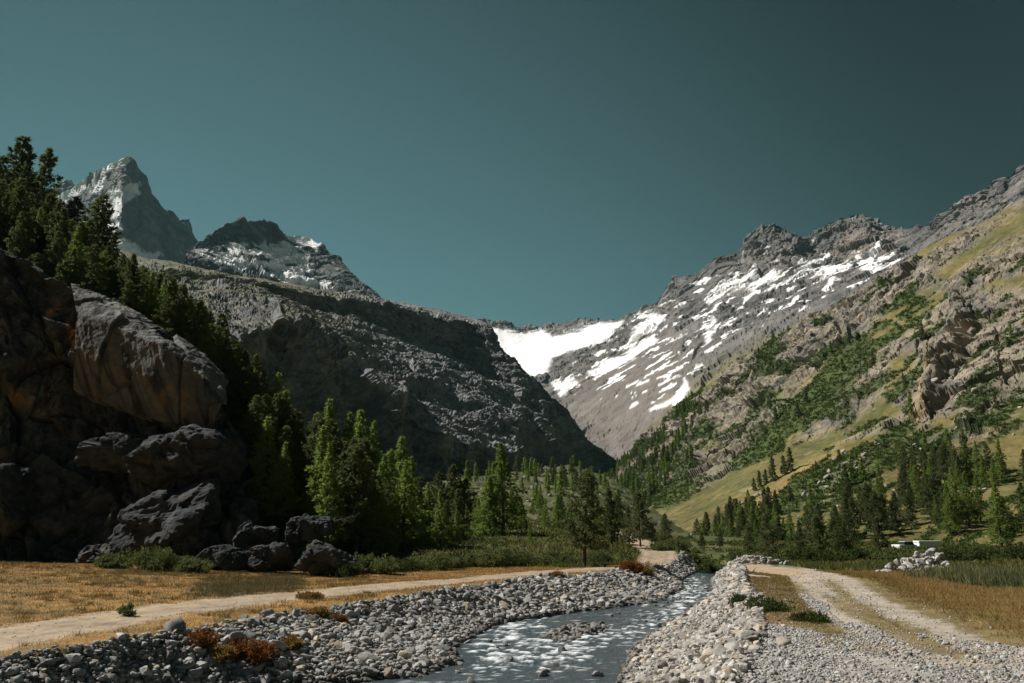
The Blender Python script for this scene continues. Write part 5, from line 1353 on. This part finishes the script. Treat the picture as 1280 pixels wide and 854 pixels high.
M_BLADES = attr_leaf_mat('grass_blades', .3)
def blade_field(name, X, Y, h, wd, col, lean, label, cat, r):
    n = len(X); z = gz(X, Y)
    B = np.stack([X, Y, z - .02], -1)
    D = np.stack([r.normal(0, lean, n), r.normal(0, lean, n), np.ones(n)], -1)
    V, Fc = leaves(B, D, h, wd, r)
    o = link(name, np_mesh(name, V, Fc, np.repeat(col, 3, 0), False), M_BLADES)
    tag(o, label, cat, kind='stuff')
def plant_grass():
    r = np.random.default_rng(55)
    # left field
    n = 290000
    Y = np.sqrt(r.uniform(19 ** 2, 86 ** 2, n)); px = r.uniform(-260, 820, n); X = (px - 640) / FPX * Y
    cl = np.interp(Y, KY, CRSL); d = linedist(X, Y, ROADL)
    nn = fbm(np.stack([X * .35, Y * .35, X * 0], -1), 3)
    k = (X < cl + .1 + nn * .5) & (d > 2.0 + .8 * nn) & (Y < 86 + nn * 5)
    X, Y, nn = X[k], Y[k], nn[k]; n = len(X)
    c = mixc(np.tile(np.array([.29, .165, .055], np.float32), (n, 1)), (.165, .12, .048), sstep(-.2, .3, nn + .9 * fbm(np.stack([X * .09, Y * .09, X * 0 + 40], -1), 3))); c = mixc(c, (.42, .27, .12), (r.random(n) < .25) * .7); c = mixc(c, (.20, .10, .05), (r.random(n) < .2) * .7)
    ppx, ppy = proj(np.stack([X, Y, np.full(n, -3.)], -1))
    weed = sstep(-10, 4, polydist(ppx, ppy, [(250, 736), (280, 724), (340, 719), (372, 724), (365, 735), (300, 745)]) + nn * 30)
    c = mixc(c, (.13, .105, .055), weed); c = mixc(c, (.10, .11, .045), weed * (r.random(n) < .4))
    blade_field('dry_grass', X, Y, r.uniform(.04, .13, n) * (1 + weed * 1.6), np.maximum(.006, Y * .00030), c, .45, 'dry orange grass of the field left of the road', 'grass', r)
    # darker tussocks standing in the left field
    m = 1500; Yt = np.sqrt(r.uniform(20 ** 2, 70 ** 2, m)); Xt = (r.uniform(-60, 480, m) - 640) / FPX * Yt
    kk = (Xt < np.interp(Yt, KY, CRSL) - .2) & (linedist(Xt, Yt, ROADL) > 2.2) & (fbm(np.stack([Xt * .2, Yt * .2, Xt * 0], -1), 3) > -.05); Xt, Yt = Xt[kk], Yt[kk]
    Xt = np.repeat(Xt, 26) + r.normal(0, .16, len(Xt) * 26); Yt = np.repeat(Yt, 26) + r.normal(0, .16, len(Yt) * 26)
    ct = np.repeat(mixc(np.tile(np.array([.12, .10, .04], np.float32), (len(Xt) // 26, 1)), (.26, .19, .08), r.random(len(Xt) // 26)), 26, 0)
    blade_field('grass_tussocks', Xt, Yt, r.uniform(.10, .30, len(Xt)), Yt * .00035, ct, .5, 'darker tussocks dotted over the left field', 'grass', r)
    # right field
    n = 440000
    Y = np.sqrt(r.uniform(13 ** 2, 66 ** 2, n)); px = r.uniform(850, 1560, n); X = (px - 640) / FPX * Y
    cr = np.interp(Y, KY, CRSR); d = np.minimum(linedist(X, Y, RUTR), linedist(X, Y, RUTL))
    nn = fbm(np.stack([X * .35, Y * .35, X * 0], -1), 3); n3 = fbm(np.stack([X * 1.4, Y * 1.4, X * 0], -1), 3)
    ppx, ppy = proj(np.stack([X, Y, np.full(n, -2.6)], -1))
    patch = polydist(ppx, ppy, [(912, 738), (935, 722), (985, 722), (995, 740), (1020, 765), (1075, 790), (1060, 802), (1000, 785), (955, 780), (940, 755)]) + 8 * n3
    right = X - np.interp(Y, [0, 16, 20, 25, 28, 33, 47, 70], [11.2, 11.6, 12.4, 13.8, 14.6, 15.8, 20.6, 25])
    mid = (d > 1.0) & (Y > 17) & (np.abs(X - np.interp(Y, [14, 20, 25, 33, 47], [9.8, 10.3, 11.6, 13.2, 17.3])) < .8) & (r.random(n) < .9)
    k = ((patch > 0) & (d > .9)) | (right + n3 * .9 > -.3) & (r.random(n) < .25 + .75 * sstep(-.6, .9, right + n3)) | mid
    X, Y, nn, n3, right = X[k], Y[k], nn[k], n3[k], right[k]; n = len(X)
    c = mixc(np.tile(np.array([.27, .180, .066], np.float32), (n, 1)), (.215, .185, .058), sstep(-.1, .35, nn)); c = mixc(c, (.34, .23, .12), (r.random(n) < .3) * .7); c = mixc(c, (.17, .13, .045), sstep(2.0, .2, right) * .8)
    blade_field('meadow_grass', X, Y, r.uniform(.06, .24, n) * np.interp(right, [-1, 2], [.55, 1]), np.maximum(.004, Y * .00027), c, .5, 'dry reddish meadow grass right of the track', 'grass', r)
    # tall herbs
    n = 40000
    px = r.uniform(1110, 1480, n); Y = r.uniform(41, 56, n) + np.interp(px, [1120, 1210], [7, 0]); X = (px - 640) / FPX * Y
    nn = fbm(np.stack([X * .5, Y * .5, X * 0], -1), 3); k = nn * 1.6 + sstep(1120, 1230, px) * .8 > r.uniform(0, .65, n)
    X, Y, nn = X[k], Y[k], nn[k]; n = len(X)
    c = mixc(np.tile(np.array([.098, .115, .052], np.float32), (n, 1)), (.19, .18, .085), sstep(0, .4, nn + r.normal(0, .2, n)))
    blade_field('tall_herbs', X, Y, r.uniform(.2, .75, n) * np.interp(nn, [-.3, .2], [.4, 1.15]), .03, c, .32, 'tall dark green herbs in a band behind the right meadow', 'herbs', r)
    # rough green turf of the valley floor
    n = 90000
    Y = np.exp(r.uniform(np.log(60), np.log(170), n)); px = r.uniform(400, 1330, n); X = (px - 640) / FPX * Y
    cl = np.interp(Y, KY, CRSL); cr = np.interp(Y, KY, CRSR); d = linedist(X, Y, ROADL)
    k = ((X < cl) | (X > cr + .5)) & (d > 2.4) & ~((X < cl) & (Y < 84)) & ~((X > cr) & (np.minimum(linedist(X, Y, RUTR), linedist(X, Y, RUTL)) < 2.2))
    nn = fbm(np.stack([X * .16, Y * .16, X * 0], -1), 3)
    X, Y, nn = X[k], Y[k], nn[k]; n = len(X)
    c = mixc(np.tile(np.array([.085, .10, .032], np.float32), (n, 1)), (.19, .16, .06), sstep(-.05, .3, nn)); c = mixc(c, (.10, .17, .03), sstep(.1, .4, -nn) * (X < 10))
    blade_field('rough_turf', X, Y, r.uniform(.2, .6, n), Y * .0009, c, .5, 'rough green and yellow turf of the valley floor', 'grass', r)
plant_grass()
# alder scrub on the right slope
def scrub():
    r = np.random.default_rng(66)
    V = SLO[:SLO_N].reshape(-1, 3); m = SLO_SC[:SLO_N].ravel(); px, py = proj(V)
    cand = np.nonzero((m > .45) & (px > 740) & (px < 1310))[0]
    # equal density per area: thin out where the grid is fine
    idx = r.choice(cand, 14000)
    P = V[idx]; n = len(P); k = 16
    C = np.repeat(P, k, 0); out = r.normal(size=C.shape); out /= np.linalg.norm(out, axis=1, keepdims=True); out[:, 2] = np.abs(out[:, 2])
    s = np.repeat(r.uniform(.5, 1.25, n) * np.clip(P[:, 1] / 420, .6, 1.5), k)
    C = C + out * (s * r.random(len(s)) ** .6)[:, None]
    D = out + r.normal(0, .5, C.shape); D /= np.linalg.norm(D, axis=1, keepdims=True)
    lv, lf = leaves(C, D, s * .75, s * .26, r)
    nn = fbm(P / 18, 3)
    c = mixc(np.tile(np.array([.048, .078, .020], np.float32), (n, 1)), (.085, .11, .03), sstep(-.2, .3, nn)); c = np.repeat(np.repeat(c, k, 0), 3, 0)
    o = link('alder_scrub', np_mesh('alder_scrub', lv, lf, c, False), M_BLADES)
    tag(o, 'green alder scrub in streaks on the right slope', 'scrub', kind='stuff')
scrub()
def valley_scrub():
    r = np.random.default_rng(67)
    n = 5200; k = 16
    Y = np.concatenate([140 + 420 * r.random(n // 2) ** 1.2, r.uniform(105, 175, n - n // 2)]); px = np.concatenate([r.uniform(540, 800, n // 2), r.uniform(840, 1310, n - n // 2)])
    X = (px - 640) / FPX * Y; z = gz(X, Y)
    nn = fbm(np.stack([X / 16, Y / 16, X * 0], -1), 3); s = nn + r.normal(0, .1, n) > -.02
    P = np.stack([X, Y, z], -1)[s]; nn = nn[s]; px, py = proj(P)
    P = P[linedist(P[:, 0], P[:, 1], ROADL) > 4]; n = len(P)
    C = np.repeat(P, k, 0); out = r.normal(size=C.shape); out /= np.linalg.norm(out, axis=1, keepdims=True); out[:, 2] = np.abs(out[:, 2])
    sz = np.repeat(r.uniform(.35, .95, n) * np.clip(P[:, 1] / 300, .6, 1.3), k)
    C = C + out * (sz * r.random(len(sz)) ** .6)[:, None]
    D = out + r.normal(0, .5, C.shape); D /= np.linalg.norm(D, axis=1, keepdims=True)
    lv, lf = leaves(C, D, sz * .8, sz * .26, r)
    c = mixc(np.tile(np.array([.055, .085, .022], np.float32), (n, 1)), (.12, .15, .045), r.random(n) * .8); c = np.repeat(np.repeat(c, k, 0), 3, 0)
    o = link('low_scrub', np_mesh('low_scrub', lv, lf, c, False), M_BLADES)
    tag(o, 'low green scrub scattered over the valley floor between the young larches', 'scrub', kind='stuff')
valley_scrub()

# ================================================================== boulder heap, slope boulders, vehicles, dead branch
def heap_and_blocks():
    r = np.random.default_rng(71)
    ms = []
    for k in range(10):
        me = np_mesh('boulder', rock_shape(ICO[3][0], 700 + k, 9, 18, .05, None), ICO[3][1]); me.materials.append(M_STONE); ms.append(me)
    hp = []
    for k in range(92):
        t = r.random(); px = 1080 + 88 * (r.beta(2.2, 1.6)); top = np.interp(px, [1078, 1095, 1120, 1150, 1160, 1170], [.2, .6, 1.3, 2.0, 1.3, .3])
        Y = 61 + r.normal(0, 1.0); x = (px - 640) / FPX * Y; z = float(gz(x, Y)[0]) + r.random() ** 1.2 * top * .85
        hp.append((px, x, Y, z, float(np.exp(r.normal(np.log(.25), .32)))))
    for px, dx, s in ((1083, 0, .34), (1092, 0, .38), (1079, -.5, .25), (1178, 1, .3), (1153, 0, .34)):
        Y = 58; x = (px - 640) / FPX * Y; hp.append((px, x, Y, float(gz(x, Y)[0]) + (.1 if px != 1155 else 1.4), s))
    hp.sort()
    for i, (px, x, Y, z, s) in enumerate(hp):
        o = bpy.data.objects.new('boulder', ms[i % 10]); COL.objects.link(o)
        o.location = (x, Y, z); o.rotation_euler = (r.normal(0, .6), r.normal(0, .6), r.uniform(0, 6.28)); o.scale = (s, s, s)
        v = float(r.normal(.36, .07)); o.color = (v * 1.02, v, v * .95, 1)
        tag(o, 'pale boulder in the heap behind the right meadow, %s from the left' % ordinal(i + 1), 'boulder', 'boulders of the heap behind the meadow')
    # blocks lying on the right slope
    V = SLO[:SLO_N].reshape(-1, 3); px, py = proj(V)
    bl = []
    for poly, n, lo, hi in (([(1000, 618), (1045, 585), (1100, 555), (1110, 562), (1060, 600), (1010, 625)], 34, .8, 2.0), ([(830, 670), (880, 650), (930, 628), (960, 612), (960, 622), (890, 660), (850, 676)], 22, .6, 1.5), ([(900, 660), (1000, 600), (1250, 600), (1280, 660), (1000, 690)], 40, .5, 1.4), ([(1000, 520), (1280, 430), (1280, 560), (1050, 600)], 26, .7, 2.0)):
        cand = np.nonzero(polydist(px, py, poly) > 0)[0]
        for i in r.choice(cand, n): bl.append((px[i], V[i], float(r.uniform(lo, hi)) * (1 if r.random() < .8 else 1.4)))
    p = surface_at(SLO, SLO_N, 946, 621); bl.append((946, p, 2.6))
    bl.sort(key=lambda t: t[0])
    for i, (bx, p, s) in enumerate(bl):
        o = bpy.data.objects.new('boulder', ms[(i * 3) % 10]); COL.objects.link(o)
        o.location = tuple(p + np.array([0, 0, s * .1])); o.rotation_euler = (r.normal(0, .6), r.normal(0, .6), r.uniform(0, 6.28)); o.scale = (s * .6,) * 3
        v = float(r.normal(.30, .06)); o.color = (v * 1.06, v * .97, v * .84, 1)
        tag(o, 'fallen boulder lying on the turf and scree of the right slope', 'boulder', 'fallen boulders on the right slope')
    # boulders strewn over the middle of the valley
    for i in range(70):
        Y = r.uniform(150, 420); bx = r.uniform(560, 775); x = float(unp(bx, 640, Y)[0]); z = float(gz(x, Y)[0]); s = r.uniform(.7, 2.4)
        o = bpy.data.objects.new('boulder', ms[i % 10]); COL.objects.link(o)
        o.location = (x, Y, z + s * .1); o.rotation_euler = (r.normal(0, .6), r.normal(0, .6), r.uniform(0, 6.28)); o.scale = (s * .5,) * 3
        v = float(r.normal(.26, .05)); o.color = (v, v * .98, v * .93, 1)
        tag(o, 'grey boulder strewn among the young larches in the middle of the valley', 'boulder', 'boulders among the young larches')
    # block on the right crest and by the left bank
    for px_, py_, s, c, lb in ((979, 806, .22, (.30, .265, .22), 'tan angular block on the crest of the right bank, by the gravel'), (826, 783, .24, (.34, .33, .31), 'rounded pale boulder at the right water edge'),
                               (214, 788, .45, (.19, .19, .19), 'dark angular block at the top of the left bank beside the rust-brown tufts'), (295, 800, .34, (.30, .27, .24), 'pale tan boulder between the rust-brown tufts'), (347, 811, .32, (.36, .355, .35), 'bright grey boulder right of the big rust-brown tuft'),
                               (706, 757, .40, (.38, .37, .36), 'bright rounded boulder at the far foot of the left bank'), (440, 770, .35, (.30, .30, .29), 'grey boulder in the middle of the left bank')):
        Y = np.linspace(13, 90, 1500); zc = gz((px_ - 640) / FPX * Y, Y); pp = np.stack([(px_ - 640) / FPX * (Y * CP + zc * SP), Y, zc], -1); qx, qy = proj(pp); i = int(np.argmin(np.abs(qy - py_)))
        o = bpy.data.objects.new('boulder', ms[int(px_) % 10]); COL.objects.link(o); o.location = (pp[i][0], Y[i], zc[i] + s * .25); o.scale = (s, s, s); o.rotation_euler = (r.normal(0, .3), r.normal(0, .3), r.uniform(0, 6)); o.color = (*c, 1)
        tag(o, lb, 'boulder')
heap_and_blocks()

def bevel_box(bm, cx, cy, cz, sx, sy, sz, bev=.05, taper=(1, 1), shift=(0, 0)):
    g = bmesh.ops.create_cube(bm, size=1.0); vs_ = g['verts']
    for v in vs_:
        top = v.co.z > 0
        v.co.x = cx + v.co.x * sx * (taper[0] if top else 1) + (shift[0] if top else 0)
        v.co.y = cy + v.co.y * sy * (taper[1] if top else 1) + (shift[1] if top else 0)
        v.co.z = cz + v.co.z * sz
    es = list({e for v in vs_ for e in v.link_edges})
    if bev: bmesh.ops.bevel(bm, geom=es, offset=bev, segments=2, profile=.6, affect='EDGES')
def bm_obj(name, fn, mat, parent):
    bm = bmesh.new(); fn(bm); me = bpy.data.meshes.new(name); bm.to_mesh(me); bm.free()
    for p in me.polygons: p.use_smooth = False
    return link(name, me, mat, parent)
def wheel(bm, x, y, z, rad, w):
    bmesh.ops.create_cone(bm, cap_ends=True, segments=20, radius1=rad, radius2=rad, depth=w, matrix=__import__('mathutils').Matrix.Translation((x, y, z)) @ __import__('mathutils').Matrix.Rotation(math.pi / 2, 4, 'X'))
def vehicles():
    white = plain_mat('white_paint', (.80, .80, .79), .35, .5, .05, 3); glass = plain_mat('dark_glass', (.02, .025, .03), .12, .6, .1, 2); rub = plain_mat('tyre_rubber', (.03, .03, .03), .85, .1, .2, 9)
    grey = plain_mat('grey_trim', (.18, .18, .18), .5, .3, .1, 4); lamp = plain_mat('lamp_glass', (.7, .7, .66), .15, .6, .05, 4)
    x = float(unp(1131, 690, 131)[0]); z = float(gz(x, 131)[0]) - .35
    o = empty('parked_car', (x, 131, z), math.radians(205))
    def body(bm):
        bevel_box(bm, 0, 0, .62, 3.9, 1.66, .62, .10)
        bevel_box(bm, 1.35, 0, .93, 1.15, 1.5, .12, .05)
    bm_obj('body', body, white, o)
    bm_obj('cabin_glass', lambda bm: bevel_box(bm, -.35, 0, 1.17, 2.5, 1.46, .48, .06, (.66, .84)), glass, o)
    bm_obj('roof', lambda bm: bevel_box(bm, -.35, 0, 1.43, 1.62, 1.20, .07, .03), white, o)
    for sx in (-1.22, 1.22):
        for sy in (-.76, .76):
            w = bm_obj('wheel', lambda bm: wheel(bm, sx, sy, .31, .31, .2), rub, o)
            bm_obj('rim', lambda bm: wheel(bm, sx, sy + math.copysign(.103, sy), .31, .19, .012), grey, w)
    for sy in (-.6, .6): bm_obj('headlight', lambda bm: bevel_box(bm, 1.95, sy, .70, .06, .30, .14, .02), lamp, o)
    tag(o, 'small white car with dark windows parked in the scrub behind the boulder heap', 'car')
    x = float(unp(1160, 690, 133)[0]); z = float(gz(x, 133)[0]) - .35
    o = empty('trailer', (x, 133, z + .1), math.radians(4))
    bm_obj('box_body', lambda bm: bevel_box(bm, 0, 0, .95, 3.6, 1.7, .55, .06), white, o)
    bm_obj('cover', lambda bm: bevel_box(bm, 0, 0, 1.38, 3.7, 1.8, .30, .10), white, o)
    for sy in (-.92, .92): bm_obj('wheel', lambda bm: wheel(bm, 0, sy, .3, .32, .18), rub, o)
    bm_obj('drawbar', lambda bm: bevel_box(bm, -2.4, 0, .6, 1.3, .1, .1, .02), grey, o)
    tag(o, 'long low trailer with a white cover right of the small white car', 'trailer')
vehicles()

def dead_branch():
    r = np.random.default_rng(9)
    p = unp(412, 642, 80)
    parts = []
    def limb(b, d, L, rad, depth):
        n = 6; pts = [np.array(b, float)]; dd = np.array(d, float)
        for _ in range(n - 1):
            dd = dd + r.normal(0, .22, 3); dd /= np.linalg.norm(dd); pts.append(pts[-1] + dd * L / (n - 1))
        parts.append(tube(np.array(pts), np.linspace(rad, rad * .3, n), 6))
        if depth:
            for k in (2, 3, 4): limb(pts[k], dd + r.normal(0, .7, 3), L * .55, rad * .5, depth - 1)
    limb((-2.2, 0, -.6), (.9, 0, .35), 3.6, .10, 2)
    o = link('dead_branch', np_mesh('dead_branch', *join(parts)), plain_mat('dead_wood', (.13, .12, .11), .9, .1, .3, 4), None, tuple(p))
    tag(o, 'bare grey dead branch lying on the boulders at the foot of the dark trees', 'branch')
dead_branch()
